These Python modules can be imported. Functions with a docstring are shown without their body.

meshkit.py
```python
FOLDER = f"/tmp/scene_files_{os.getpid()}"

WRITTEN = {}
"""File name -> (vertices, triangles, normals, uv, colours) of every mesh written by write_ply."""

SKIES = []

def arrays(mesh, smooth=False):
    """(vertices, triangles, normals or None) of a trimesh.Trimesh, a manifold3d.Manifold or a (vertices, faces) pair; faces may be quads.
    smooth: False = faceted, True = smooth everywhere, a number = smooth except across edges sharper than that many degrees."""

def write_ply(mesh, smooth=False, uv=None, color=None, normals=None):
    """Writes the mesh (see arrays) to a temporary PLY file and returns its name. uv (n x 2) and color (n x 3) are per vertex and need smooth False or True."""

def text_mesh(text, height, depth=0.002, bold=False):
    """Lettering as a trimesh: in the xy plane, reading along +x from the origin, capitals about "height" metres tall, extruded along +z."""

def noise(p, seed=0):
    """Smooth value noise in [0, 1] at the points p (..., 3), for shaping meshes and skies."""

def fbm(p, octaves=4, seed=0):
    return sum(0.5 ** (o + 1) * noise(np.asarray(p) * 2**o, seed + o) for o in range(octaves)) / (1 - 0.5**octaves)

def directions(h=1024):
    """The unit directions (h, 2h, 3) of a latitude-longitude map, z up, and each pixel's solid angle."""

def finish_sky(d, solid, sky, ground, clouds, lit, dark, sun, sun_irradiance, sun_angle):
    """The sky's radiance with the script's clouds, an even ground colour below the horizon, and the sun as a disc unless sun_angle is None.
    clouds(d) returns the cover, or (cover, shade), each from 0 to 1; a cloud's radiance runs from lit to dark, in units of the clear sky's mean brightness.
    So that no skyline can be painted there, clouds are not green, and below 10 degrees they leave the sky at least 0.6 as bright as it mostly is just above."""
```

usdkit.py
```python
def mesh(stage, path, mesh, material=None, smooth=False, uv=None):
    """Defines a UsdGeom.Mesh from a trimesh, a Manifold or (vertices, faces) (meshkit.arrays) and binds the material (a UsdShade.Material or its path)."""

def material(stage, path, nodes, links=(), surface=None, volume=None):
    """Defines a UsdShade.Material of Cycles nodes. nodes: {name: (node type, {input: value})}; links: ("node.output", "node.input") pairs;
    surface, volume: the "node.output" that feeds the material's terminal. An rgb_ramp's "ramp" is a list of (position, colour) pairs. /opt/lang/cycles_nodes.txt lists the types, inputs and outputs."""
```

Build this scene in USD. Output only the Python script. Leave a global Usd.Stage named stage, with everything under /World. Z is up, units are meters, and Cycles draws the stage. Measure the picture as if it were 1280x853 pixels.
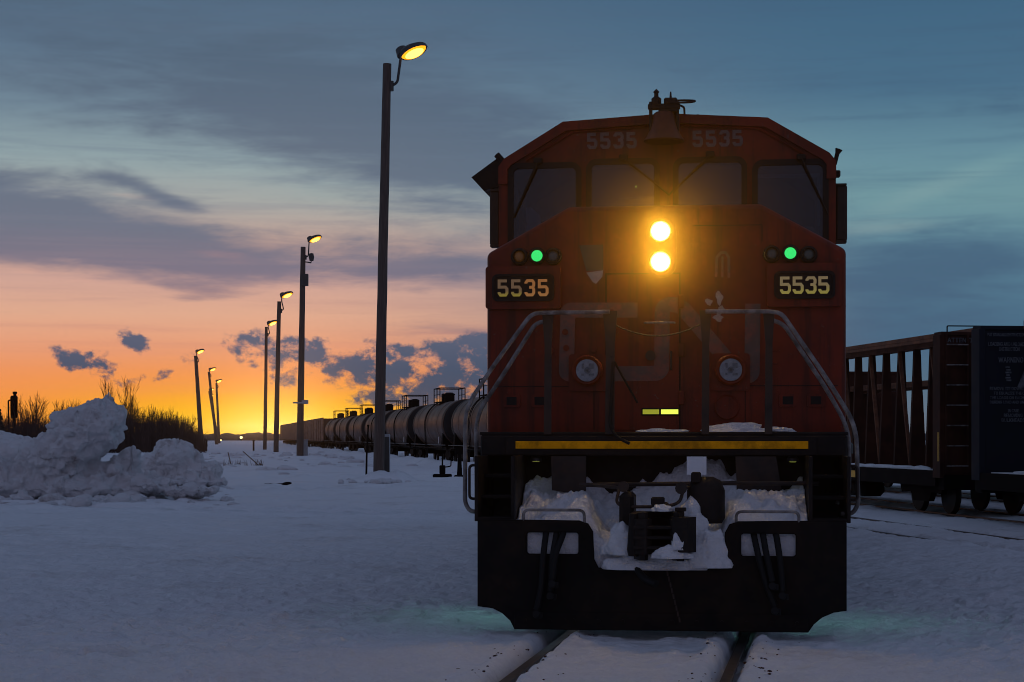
import math, random
import numpy as np, trimesh, manifold3d, shapely, shapely.affinity
from shapely.geometry import Polygon, LineString, Point, box as sbox
from shapely.ops import unary_union
import usdkit, meshkit
from pxr import Usd, UsdGeom, UsdLux, UsdShade, Gf, Sdf

stage = Usd.Stage.CreateInMemory()
UsdGeom.SetStageUpAxis(stage, 'Z')
UsdGeom.Xform.Define(stage, '/World')
UsdGeom.Scope.Define(stage, '/World/Looks')
random.seed(5)
R = np.random.default_rng(11)

# ------------------------------------------------------------------ camera
FPX, EYE, HOR = 2218.0, 1.66, 546.0            # focal length in pixels of a 1280 wide picture, eye height, horizon row
cam = UsdGeom.Camera.Define(stage, '/World/camera')
cam.CreateHorizontalApertureAttr(36.0)
cam.CreateFocalLengthAttr(36.0 * FPX / 1280)
cam.CreateVerticalApertureOffsetAttr(36.0 * (HOR - 426.5) / 1280)
cam.CreateClippingRangeAttr((0.1, 20000.0))
cam.CreateExposureAttr(0.0)
cam.AddTranslateOp().Set((0, 0, EYE))
cam.AddRotateXOp().Set(90)

# ------------------------------------------------------------------ dusk sky
def lin(*c):
    return tuple((v / 255 / 12.92 if v <= 10 else ((v / 255 + 0.055) / 1.055) ** 2.4) for v in c)

class Net:
    def __init__(s): s.n, s.l, s.k = {}, [], 0
    def add(s, kind, **inp):
        s.k += 1; name = f'n{s.k}'; vals = {}
        for k, v in inp.items():
            if isinstance(v, str) and '.' in v: s.l.append((v, f'{name}.{k}'))
            else: vals[k] = v
        s.n[name] = (kind, vals)
        return name
    def m(s, op, a, b=0.0, c=0.0):
        return s.add('math', math_type=op, value1=a, value2=b, value3=c) + '.value'

def build_sky():
    g = Net()
    d = g.add('texture_coordinate') + '.generated'
    sp = g.add('separate_xyz', vector=d)
    az = g.m('arctan2', f'{sp}.x', f'{sp}.y')
    el = g.m('arcsine', f'{sp}.z')
    U, V = g.m('multiply_add', az, FPX, 640.0), g.m('multiply', el, FPX)   # azimuth and elevation, in units of 1/2218 radian
    VM = 3484.0
    def vramp(stops):
        f = g.m('divide', V, VM)
        return g.add('rgb_ramp', fac=f, ramp=[(v / VM, lin(*c)) for v, c in stops]) + '.color'
    warm = vramp([(0, (238, 138, 70)), (18, (242, 144, 66)), (42, (244, 146, 70)), (78, (238, 148, 94)), (112, (230, 158, 122)), (150, (224, 170, 142)), (190, (208, 164, 150)),
                  (235, (196, 160, 146)), (285, (168, 168, 164)), (335, (146, 164, 168)), (400, (112, 134, 150)), (470, (92, 114, 136)), (560, (78, 102, 126)), (900, (88, 106, 131)), (1600, (92, 105, 133)), (3484, (93, 104, 133))])
    cool = vramp([(0, (110, 116, 128)), (60, (84, 108, 128)), (120, (72, 104, 130)), (210, (88, 126, 146)), (290, (112, 150, 158)), (350, (100, 138, 154)), (420, (74, 110, 136)), (560, (62, 98, 127)), (900, (78, 102, 132)), (1600, (88, 104, 133)), (3484, (93, 104, 133))])
    wr = g.add('map_range', range_type='smoothstep', value=U, from_min=330.0, from_max=1130.0, to_min=1.0, to_max=0.0, clamp=True) + '.result'
    wl = g.add('map_range', range_type='smoothstep', value=U, from_min=-1900.0, from_max=-100.0, to_min=0.0, to_max=1.0, clamp=True) + '.result'
    w = g.m('multiply', wr, wl)
    base = g.add('mix_color', fac=w, a=cool, b=warm) + '.result'
    # the rosy arch opposite the sunset
    anti = vramp([(0, (94, 94, 116)), (200, (116, 108, 128)), (500, (122, 112, 132)), (900, (112, 110, 134)), (1600, (96, 105, 133)), (3484, (93, 104, 133))])
    aw = g.add('map_range', range_type='smoothstep', value=g.m('absolute', az), from_min=1.2, from_max=2.6, to_min=0.0, to_max=1.0, clamp=True) + '.result'
    base = g.add('mix_color', fac=aw, a=base, b=anti) + '.result'
    # the glow of the sun just under the skyline
    gu = g.m('divide', g.m('subtract', U, 345.0), 210.0); gv = g.m('divide', g.m('subtract', V, 14.0), 34.0)
    gl = g.m('exponent', g.m('multiply', g.m('add', g.m('multiply', gu, gu), g.m('multiply', gv, gv)), -1.0))
    hu = g.m('divide', g.m('subtract', U, 330.0), 270.0); hv = g.m('divide', V, 66.0)
    wide = g.m('exponent', g.m('multiply', g.m('add', g.m('multiply', hu, hu), g.m('multiply', hv, hv)), -1.0))
    base = g.add('mix_color', fac=g.m('multiply', wide, 0.9), a=base, b=lin(255, 160, 4)) + '.result'
    base = g.add('mix_color', fac=g.m('multiply', gl, 0.85), a=base, b=lin(255, 208, 0)) + '.result'
    # cloud layers
    uv = lambda su, sv, o=0.0: g.add('combine_xyz', x=g.m('multiply', U, 1 / su), y=g.m('multiply', V, 1 / sv), z=o) + '.vector'
    def noise(su, sv, o, detail=5.0, rough=0.55, dist=0.0):
        return g.add('noise_texture', vector=uv(su, sv, o), scale=1.0, detail=detail, roughness=rough, distortion=dist) + '.fac'
    UV = g.add('combine_xyz', x=U, y=V, z=0.0) + '.vector'
    def blobs(spec, power=1.0):
        total = None
        for cx, cy, rx, ry, rot, s in spec:
            q = g.add('mapping', mapping_type='texture', vector=UV, location=(float(cx), float(546 - cy), 0.0), rotation=(0.0, 0.0, float(rot)), scale=(float(rx), float(ry), 1.0)) + '.vector'
            e = g.m('multiply', g.m('exponent', g.m('multiply', g.add('vector_math', math_type='dot_product', vector1=q, vector2=q) + '.value', -1.0)), float(s))
            total = e if total is None else g.m('add', total, e)
        return total
    def over(col, fac, c): return g.add('mix_color', fac=fac, a=col, b=c) + '.result'
    def step(v, lo, hi, top=1.0): return g.add('map_range', range_type='smoothstep', value=v, from_min=lo, from_max=hi, to_min=0.0, to_max=top, clamp=True) + '.result'
    hi_col = vramp([(0, (112, 96, 112)), (150, (148, 122, 128)), (200, (118, 113, 132)), (260, (104, 113, 132)), (340, (98, 109, 127)), (460, (84, 102, 122)), (700, (78, 96, 117)), (1500, (78, 94, 116)), (3484, (78, 92, 115))])
    hi_cool = vramp([(0, (84, 96, 116)), (150, (72, 98, 124)), (300, (74, 106, 130)), (460, (66, 94, 122)), (700, (66, 90, 116)), (1500, (74, 92, 117)), (3484, (78, 92, 115))])
    hi_col = g.add('mix_color', fac=w, a=hi_cool, b=hi_col) + '.result'
    streak = noise(300.0, 48.0, 3.0, 5.0, 0.6, 0.6)
    a = blobs([(60, 272, 190, 42, -0.14, 1.0), (210, 320, 170, 24, -0.16, 0.8), (30, 318, 180, 26, -0.12, 0.7), (430, 322, 170, 30, -0.03, 0.62), (570, 345, 130, 32, 0.0, 0.55), (250, 362, 70, 9, -0.05, 0.75), (255, 375, 60, 6, 0.0, 0.6),
               (330, 110, 480, 95, -0.12, 0.85), (600, 215, 260, 85, -0.18, 0.6), (160, 234, 46, 9, -0.1, 0.6), (190, 246, 26, 7, -0.2, 0.5), (232, 262, 40, 8, -0.2, 0.6), (130, 300, 90, 18, -0.3, .4), (570, 412, 90, 8, -0.05, 0.5),
               (1180, 330, 170, 48, 0.1, 0.75), (1110, 395, 200, 60, 0.0, 0.6), (1230, 130, 260, 70, 0.05, 0.35), (80, 395, 160, 7, 0.02, 0.16)])
    fine = noise(90.0, 20.0, 13.0, 5.0, 0.62, 0.4)
    f = g.m('add', a, g.m('add', g.m('multiply', g.m('subtract', streak, 0.5), 1.35), g.m('multiply', g.m('subtract', fine, 0.5), 0.85)))
    out = step(g.m('subtract', V, 30.0), 0.0, 90.0)
    base = over(base, g.m('multiply', step(f, 0.18, 1.0, 0.93), out), hi_col)
    # pale openings between the cloud banks, warm undersides near the afterglow
    p = blobs([(1180, 238, 150, 20, 0.32, 0.9), (1110, 292, 90, 12, 0.1, 0.5), (420, 250, 170, 34, -0.12, 0.55), (620, 300, 110, 26, 0.0, 0.3)])
    base = over(base, step(g.m('add', p, g.m('multiply', g.m('subtract', noise(240.0, 30.0, 9.0, 6.0, 0.6, 0.5), 0.5), 1.0)), 0.3, 1.1, 0.6), vramp([(150, (190, 160, 150)), (260, (142, 166, 166)), (340, (118, 158, 164)), (3484, (60, 80, 100))]))
    pk = blobs([(275, 318, 80, 20, -0.2, 0.5), (170, 255, 90, 10, -0.2, 0.35), (500, 395, 300, 24, 0.0, 0.35), (70, 350, 110, 12, -0.1, 0.4), (330, 440, 260, 24, 0.0, 0.4)])
    base = over(base, g.m('multiply', w, step(g.m('add', pk, g.m('multiply', g.m('subtract', noise(200.0, 22.0, 21.0, 5.0, 0.6, 0.4), 0.5), 0.9)), 0.3, 1.1, 0.6)), lin(236, 158, 138))
    veil = noise(420.0, 16.0, 33.0, 4.0, 0.6, 0.3)
    base = over(base, g.m('multiply', step(veil, 0.45, 0.75, 0.38), out), vramp([(0, (226, 150, 110)), (120, (200, 132, 118)), (190, (150, 128, 136)), (300, (110, 122, 142)), (560, (84, 106, 130)), (3484, (64, 78, 102))]) if False else g.add('mix_color', fac=w, a=hi_cool, b=vramp([(0, (226, 150, 110)), (120, (205, 136, 120)), (190, (158, 132, 138)), (300, (112, 124, 142)), (560, (84, 106, 130)), (3484, (64, 78, 102))])) + '.result')
    # low ragged scud against the glow
    puff = noise(34.0, 26.0, 5.0, 6.0, 0.64, 0.12)
    lo = blobs([(122, 456, 36, 17, -0.2, 1.05), (90, 448, 16, 10, -0.5, 0.6), (176, 430, 26, 14, -0.7, 0.95), (208, 472, 26, 9, 0.1, 0.75), (165, 480, 14, 8, 0, .5), (248, 445, 20, 14, 0.2, 0.55),
                (312, 432, 32, 20, -0.3, 0.70), (345, 480, 22, 12, 0, 0.7), (395, 448, 58, 24, -0.25, 0.82), (345, 452, 40, 22, -0.1, .35), (445, 470, 34, 24, -0.3, 0.6), (490, 458, 30, 34, 0.0, 0.8), (535, 468, 62, 34, 0.05, 0.95), (595, 450, 52, 30, 0.3, 1.0), (660, 455, 80, 44, 0.1, 1.1), (500, 500, 46, 12, 0.0, 0.8), (600, 490, 90, 18, 0, .9), (800, 470, 110, 40, 0, 1.0), (415, 425, 40, 7, 0, .3)])
    lo = g.m('minimum', lo, 0.95)
    f2 = g.m('add', lo, g.m('multiply', g.m('multiply', g.m('subtract', puff, 0.5), 3.6), g.m('minimum', g.m('multiply', lo, 2.2), 1.0)))
    base = over(base, g.m('multiply', step(f2, 0.36, 0.98, 0.97), step(V, 10.0, 34.0)), vramp([(0, (84, 76, 84)), (40, (64, 76, 98)), (80, (56, 80, 106)), (130, (82, 94, 118)), (3484, (60, 76, 100))]))
    # below the skyline: snow country in dusk light
    base = over(base, step(V, 0.0, -12.0), lin(46, 56, 78)) if False else base
    st = g.add('sky_texture', sky_type='single_scattering', sun_disc=False, sun_elevation=SUN_EL, sun_rotation=SUN_AZ, altitude=100.0, air_density=1.0, aerosol_density=2.0, ozone_density=1.5)
    col = g.add('vector_math', math_type='scale', vector1=base, scale=1 / SKY_STRENGTH) + '.vector'
    col = g.add('mix_color', fac=0.004, a=col, b=f'{st}.color', use_clamp=False) + '.result'
    bg = g.add('background_shader', color=col, strength=SKY_STRENGTH)
    return usdkit.material(stage, '/World/Looks/sky', g.n, g.l, surface=f'{bg}.background')

SKY_STRENGTH = 0.08
BEAM, HAZE = 165000.0, 0.00005
SUN_AZ, SUN_EL = math.atan((345 - 640) / FPX), math.radians(0.4)
sky = UsdLux.DomeLight.Define(stage, '/World/sky')
UsdShade.MaterialBindingAPI.Apply(sky.GetPrim()).Bind(build_sky())
sky.GetPrim().SetCustomDataByKey('kind', 'structure')
# the last direct light of a sun on the skyline, very weak
sun = UsdLux.DistantLight.Define(stage, '/World/sun')
sun.CreateIntensityAttr(0.010); sun.CreateAngleAttr(3.0); sun.CreateColorAttr(Gf.Vec3f(1.0, 0.5, 0.22))
sun.CreateNormalizeAttr(True)
sun.AddRotateZOp().Set(-math.degrees(SUN_AZ) ); sun.AddRotateXOp().Set(-90 + math.degrees(math.radians(1.0)) )

# ------------------------------------------------------------------ helpers
LOOKS = {}
def look(name, col, rough=0.6, metal=0.0, var=0.18, scale=3.0, bump=0.0, bscale=60.0, dirt=None, spec=0.35, stretch=None, coat=0.0, streak=None):
    """A weathered opaque material: base colour with tone variation, optional dirt (colour, amount, scale) and fine relief."""
    g = Net()
    p = g.add('geometry') + '.position'
    if stretch: p = g.add('mapping', vector=p, scale=stretch) + '.vector'
    n1 = g.add('noise_texture', vector=p, scale=scale, detail=5.0, roughness=0.6) + '.fac'
    lo, hi = [c * (1 - var) for c in col], [min(1, c * (1 + var)) for c in col]
    c = g.add('mix_color', fac=g.add('map_range', value=n1, from_min=0.3, from_max=0.7, to_min=0.0, to_max=1.0, clamp=True) + '.result', a=tuple(lo), b=tuple(hi)) + '.result'
    if dirt:
        dc, amt, ds = dirt
        n2 = g.add('noise_texture', vector=p, scale=ds, detail=7.0, roughness=0.65) + '.fac'
        c = g.add('mix_color', fac=g.add('map_range', range_type='smoothstep', value=n2, from_min=0.5 - 0.1, from_max=0.5 + 0.18, to_min=0.0, to_max=amt, clamp=True) + '.result', a=c, b=tuple(dc)) + '.result'
    if streak:                                   # soot and salt running down the sheet metal, and chipped spots
        sc, amt = streak
        n3 = g.add('noise_texture', vector=g.add('mapping', vector=p, scale=(9.0, 9.0, 0.55)) + '.vector', scale=1.0, detail=6.0, roughness=0.65) + '.fac'
        c = g.add('mix_color', fac=g.add('map_range', range_type='smoothstep', value=n3, from_min=0.47, from_max=0.68, to_min=0.0, to_max=amt, clamp=True) + '.result', a=c, b=tuple(sc)) + '.result'
        n4 = g.add('noise_texture', vector=p, scale=17.0, detail=4.0, roughness=0.7) + '.fac'
        c = g.add('mix_color', fac=g.add('map_range', range_type='smoothstep', value=n4, from_min=0.66, from_max=0.70, to_min=0.0, to_max=0.55, clamp=True) + '.result', a=c, b=(0.10, 0.075, 0.065)) + '.result'
    r = g.add('map_range', value=n1, from_min=0.2, from_max=0.8, to_min=max(0.03, rough - 0.12), to_max=min(1.0, rough + 0.12), clamp=True) + '.result'
    b = g.add('principled_bsdf', base_color=c, roughness=r, metallic=float(metal), coat_weight=float(coat), specular_ior_level=float(spec))
    if bump:
        h = g.add('noise_texture', vector=p, scale=bscale, detail=4.0, roughness=0.6) + '.fac'
        g.l.append((g.add('bump', height=h, strength=float(bump), distance=0.01) + '.normal', f'{b}.normal'))
    LOOKS[name] = usdkit.material(stage, f'/World/Looks/{name}', g.n, g.l, surface=f'{b}.BSDF')

def lamp_look(name, col, strength):
    LOOKS[name] = usdkit.material(stage, f'/World/Looks/{name}', {'e': ('emission', {'color': col, 'strength': strength})}, [], surface='e.emission')

def pane_look(name, tint, gloss=1.0):
    LOOKS[name] = usdkit.material(stage, f'/World/Looks/{name}', {
        'f': ('fresnel', {'IOR': 1.7}), 't': ('transparent_bsdf', {'color': tint}), 'g': ('glossy_bsdf', {'color': (gloss * .7, gloss * .9, gloss), 'roughness': 0.03}), 'x': ('mix_closure', {})},
        [('f.fac', 'x.fac'), ('t.BSDF', 'x.closure1'), ('g.BSDF', 'x.closure2')], surface='x.closure')

NAMES = {}
def numbered(parent, name):
    k = NAMES.get((parent, name), 0); NAMES[(parent, name)] = k + 1
    return f'{parent}/{name}' if k == 0 else f'{parent}/{name}_{k:03d}'

def tag(prim, label=None, cat=None, group=None, kind=None):
    for k, v in (('label', label), ('category', cat), ('group', group), ('kind', kind)):
        if v: prim.SetCustomDataByKey(k, v)
    return prim

def thing(name, label=None, cat=None, loc=(0, 0, 0), rz=0.0, group=None, kind=None):
    x = UsdGeom.Xform.Define(stage, numbered('/World', name))
    x.AddTranslateOp().Set(Gf.Vec3d(*map(float, loc))); x.AddRotateZOp().Set(math.degrees(rz))
    return tag(x.GetPrim(), label, cat, group, kind)

def dup(src, label, loc, rz, group=None):
    was = src.GetCustomData()
    r = thing(src.GetName().rstrip('0123456789').rstrip('_'), label, was['category'], loc, rz, group or was.get('group'))
    r.GetReferences().AddInternalReference(src.GetPath()); r.SetInstanceable(True)
    return r

def put(parent, name, mesh, mat, smooth=30, label=None, kind=None):
    """One mesh of the scene under a thing, a part, or (parent None) /World."""
    if isinstance(mesh, MB): mesh = mesh.done()
    base = '/World' if parent is None else str(parent.GetPath())
    m = usdkit.mesh(stage, numbered(base, name), mesh, LOOKS[mat], smooth=smooth)
    m.CreateDoubleSidedAttr(True)
    return tag(m.GetPrim(), label, kind=kind)

def chamfer_box(x0, x1, y0, y1, z0, z1, b=0.0):
    if b <= 0:
        m = trimesh.creation.box((x1 - x0, y1 - y0, z1 - z0)); m.apply_translation(((x0 + x1) / 2, (y0 + y1) / 2, (z0 + z1) / 2)); return m
    p = []
    for X, sx in ((x0, 1), (x1, -1)):
        for Y, sy in ((y0, 1), (y1, -1)):
            for Z, sz in ((z0, 1), (z1, -1)):
                p += [(X, Y + sy * b, Z + sz * b), (X + sx * b, Y, Z + sz * b), (X + sx * b, Y + sy * b, Z)]
    return trimesh.convex.convex_hull(np.array(p))

def extrude(poly, axis, a0, a1):
    poly = poly if not isinstance(poly, (list, tuple)) else Polygon(poly)
    out = []
    for g in getattr(poly, 'geoms', [poly]):
        if g.area < 1e-9: continue
        m = trimesh.creation.extrude_polygon(g, a1 - a0, engine='earcut')
        v = m.vertices
        m.vertices = {'y': np.stack([v[:, 0], a1 - v[:, 2], v[:, 1]], 1), 'x': np.stack([a0 + v[:, 2], v[:, 0], v[:, 1]], 1), 'z': np.stack([v[:, 0], v[:, 1], a0 + v[:, 2]], 1)}[axis]
        out.append(m)
    return trimesh.util.concatenate(out)

def tube(pts, r, n=8):
    p = np.asarray(pts, float); r = np.broadcast_to(np.asarray(r, float), (len(p),))
    t = np.gradient(p, axis=0); t /= np.linalg.norm(t, axis=1, keepdims=True) + 1e-12
    a = np.cross(t[0], [0, 0, 1.0] if abs(t[0][2]) < 0.9 else [1.0, 0, 0]); a /= np.linalg.norm(a)
    ang = np.arange(n) * 2 * np.pi / n; rings = []
    for k in range(len(p)):
        a = a - t[k] * (a @ t[k]); a /= np.linalg.norm(a) + 1e-12
        b = np.cross(t[k], a)
        rings.append(p[k] + r[k] * (np.cos(ang)[:, None] * a + np.sin(ang)[:, None] * b))
    v = np.vstack(rings + [p[:1], p[-1:]]); f = []
    for k in range(len(p) - 1):
        for j in range(n):
            i0, i1 = k * n + j, k * n + (j + 1) % n
            f += [(i0, i1, i1 + n), (i0, i1 + n, i0 + n)]
    e0, e1, L = len(v) - 2, len(v) - 1, (len(p) - 1) * n
    for j in range(n):
        f += [(e0, (j + 1) % n, j), (e1, L + j, L + (j + 1) % n)]
    return trimesh.Trimesh(v, f, process=False)

def bend(pts, r=0.12, k=6):
    """Rounds the corners of a polyline."""
    p = [np.asarray(q, float) for q in pts]; out = [p[0]]
    for i in range(1, len(p) - 1):
        u, w = p[i - 1] - p[i], p[i + 1] - p[i]
        d = min(r, np.linalg.norm(u) * 0.49, np.linalg.norm(w) * 0.49)
        A, B = p[i] + u / np.linalg.norm(u) * d, p[i] + w / np.linalg.norm(w) * d
        out += [(1 - s) ** 2 * A + 2 * s * (1 - s) * p[i] + s * s * B for s in np.linspace(0, 1, k)]
    return np.array(out + [p[-1]])

def lathe(prof, c=(0, 0, 0), d=(0, 0, 1), n=24):
    """Revolves (radius, height) pairs about the direction d through c."""
    prof = np.asarray(prof, float)
    m = trimesh.creation.revolve(prof, sections=n)
    m.apply_transform(trimesh.geometry.align_vectors([0, 0, 1], np.asarray(d, float) / np.linalg.norm(d)))
    m.apply_translation(c); return m

def disc(c, d, r, h, n=24, b=0.0):
    return lathe([(0, 0), (r - b, 0), (r, b), (r, h - b), (r - b, h), (0, h)] if b else [(0, 0), (r, 0), (r, h), (0, h)], c, d, n)

class MB:
    def __init__(s, *ms): s.ms = list(ms)
    def add(s, *ms): s.ms += ms; return s
    def box(s, *a, **k): return s.add(chamfer_box(*a, **k))
    def done(s): return trimesh.util.concatenate(s.ms)

def rounded(poly, r): return Polygon(poly).buffer(-r).buffer(r, quad_segs=6)
def rect(x0, x1, z0, z1, r=0.0):
    return sbox(x0, z0, x1, z1).buffer(-r).buffer(r, quad_segs=6) if r else sbox(x0, z0, x1, z1)

GLYPH = {'5': [[(1, 1), (0, 1), (0, .56), (.82, .56), (1, .43), (1, .14), (.82, 0), (.18, 0), (0, .14), (0, .22)]],
         '3': [[(0, .80), (0, .86), (.18, 1), (.82, 1), (1, .86), (1, .66), (.84, .53), (.42, .53)], [(.84, .53), (1, .40), (1, .14), (.82, 0), (.18, 0), (0, .14), (0, .20)]]}
def digits(text, x0, z0, w, h, stroke, gap):
    """Block numerals as polygons in the x-z plane, each digit w wide and h tall."""
    out, x = [], x0
    for ch in text:
        ls = [LineString([(x + stroke / 2 + a * (w - stroke), z0 + stroke / 2 + b * (h - stroke)) for a, b in s]) for s in GLYPH[ch]]
        out.append(unary_union([l.buffer(stroke / 2, cap_style=2, join_style=2) for l in ls])); x += w + gap
    return out

def ground_lump(r, sq, seed, amp=0.25, sub=3):
    m = trimesh.creation.icosphere(sub, 1.0); v = m.vertices
    v = v * (1 + amp * (meshkit.fbm(v * 1.7 + seed * 7.1, 4, seed)[:, None] - 0.5) * 2)
    m.vertices = v * np.asarray(sq) * r; return m

def at(px, py, Y):
    """The point of the place seen at that pixel of the photograph, Y metres ahead of the camera."""
    return np.array([(px - 640) / FPX * Y, Y, EYE + (HOR - py) / FPX * Y])

# ------------------------------------------------------------------ materials
RED = (0.155, 0.0175, 0.006)
look('loco_red', RED, 0.45, var=0.22, scale=2.2, bump=0.12, bscale=14.0, dirt=((0.06, 0.011, 0.006), 0.6, 2.4), spec=0.2, streak=((0.035, 0.009, 0.006), 0.7))
look('loco_red_door', (0.175, 0.020, 0.006), 0.48, var=0.22, scale=3.0, bump=0.12, bscale=16.0, dirt=((0.07, 0.014, 0.008), 0.55, 3.0), spec=0.2, streak=((0.035, 0.009, 0.006), 0.6))
look('black_paint', (0.009, 0.0075, 0.007), 0.6, var=0.4, scale=5.0, bump=0.3, bscale=50.0, dirt=((0.025, 0.016, 0.012), 0.6, 4.0), spec=0.15)
look('plow_steel', (0.006, 0.0055, 0.0055), 0.65, var=0.4, scale=3.0, bump=0.35, bscale=26.0, dirt=((0.020, 0.012, 0.008), 0.8, 2.6), spec=0.1)
look('rubber', (0.006, 0.006, 0.006), 0.65, var=0.2, spec=0.2)
look('gasket', (0.008, 0.007, 0.007), 0.65, var=0.2, spec=0.2)
look('handrail_paint', (0.20, 0.185, 0.175), 0.6, spec=0.15, var=0.5, scale=9.0, dirt=((0.06, 0.05, 0.045), 0.9, 7.0))
look('post_steel', (0.028, 0.022, 0.019), 0.6, var=0.4, scale=6.0, dirt=((0.06, 0.03, 0.018), 0.5, 5.0), spec=0.2)
look('decal_grey', (0.085, 0.050, 0.040), 0.6, var=0.25, scale=5.0, dirt=((0.30, 0.055, 0.025), 0.55, 6.0))
look('decal_white', (0.24, 0.21, 0.195), 0.6, var=0.2, scale=7.0, dirt=((0.25, 0.12, 0.09), 0.5, 9.0))
look('yellow_stripe', (0.88, 0.36, 0.004), 0.45, var=0.15, scale=4.0, dirt=((0.25, 0.10, 0.006), 0.7, 6.0), spec=0.05)
look('dark_emblem', (0.02, 0.03, 0.022), 0.5, var=0.3)
look('white_label', (0.70, 0.72, 0.74), 0.5, var=0.08)
look('bell_bronze', (0.085, 0.022, 0.012), 0.5, 0.0, spec=0.2, var=0.3, scale=8.0)
look('reflector_grey', (0.52, 0.52, 0.52), 0.35, 0.0, var=0.25, scale=30.0)  # matte grey, the bright reflection of the lamp bowl put into the colour
pane_look('lamp_glass', (0.95, 0.95, 0.95))
look('roof_number', (0.12, 0.072, 0.06), 0.6, var=0.25, scale=6.0)
look('lens_dark', (0.05, 0.06, 0.05), 0.12, var=0.1)
look('lens_amber', (0.30, 0.12, 0.03), 0.12, var=0.1)
look('seat_grey', (0.05, 0.05, 0.055), 0.8, var=0.2)
look('wheel_steel', (0.018, 0.015, 0.013), 0.65, 0.0, spec=0.15, var=0.3, scale=6.0)
look('rail_steel', (0.06, 0.052, 0.048), 0.38, 0.7, var=0.35, scale=7.0, dirt=((0.08, 0.045, 0.03), 0.6, 9.0))
look('tank_paint', (0.105, 0.050, 0.030), 0.5, var=0.2, scale=0.8, dirt=((0.03, 0.015, 0.011), 0.8, 0.9), stretch=(1, 0.6, 1), spec=0.16)
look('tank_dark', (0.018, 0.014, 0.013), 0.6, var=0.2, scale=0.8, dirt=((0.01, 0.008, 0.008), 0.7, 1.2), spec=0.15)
look('car_black', (0.005, 0.004, 0.004), 0.8, var=0.3, scale=2.0, spec=0.06)
look('car_rust', (0.050, 0.018, 0.011), 0.75, spec=0.12, var=0.35, scale=2.0, bump=0.25, bscale=18.0, dirt=((0.02, 0.009, 0.007), 0.8, 1.5))
look('car_rust_light', (0.17, 0.065, 0.033), 0.7, spec=0.15, var=0.35, scale=3.0, dirt=((0.06, 0.025, 0.016), 0.7, 4.0))
look('car_brown', (0.085, 0.040, 0.028), 0.7, spec=0.15, var=0.3, scale=0.7, dirt=((0.03, 0.016, 0.012), 0.7, 0.8))
look('sign_navy', (0.009, 0.012, 0.019), 0.7, spec=0.15, var=0.15, scale=2.0)
look('sign_print', (0.12, 0.135, 0.15), 0.7, spec=0.1, var=0.25, scale=12.0, dirt=((0.02, 0.025, 0.035), 0.75, 9.0))
look('yellow_plate', (0.60, 0.33, 0.02), 0.4, var=0.2)
look('wood_pole', (0.085, 0.060, 0.048), 0.75, var=0.4, scale=5.0, bump=0.5, bscale=30.0, stretch=(6, 6, 0.35), dirt=((0.05, 0.035, 0.03), 0.6, 4.0))
look('lamp_housing', (0.05, 0.048, 0.045), 0.45, 0.3, var=0.2)
look('grey_box', (0.30, 0.31, 0.32), 0.5, var=0.1)
look('bark', (0.045, 0.032, 0.027), 0.85, var=0.3)
look('twig', (0.060, 0.036, 0.028), 0.85, var=0.3)
look('spruce', (0.016, 0.022, 0.016), 0.85, var=0.4)
look('hill_forest', (0.030, 0.030, 0.034), 0.95, var=0.3, scale=0.05)
look('dead_weed', (0.13, 0.075, 0.045), 0.85, var=0.3)
lamp_look('headlight', (1.0, 0.60, 0.16), 230.0)
lamp_look('green_lamp', (0.05, 1.0, 0.22), 0.8)
lamp_look('step_lamp', (0.22, 0.78, 0.62), 200.0)
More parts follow.
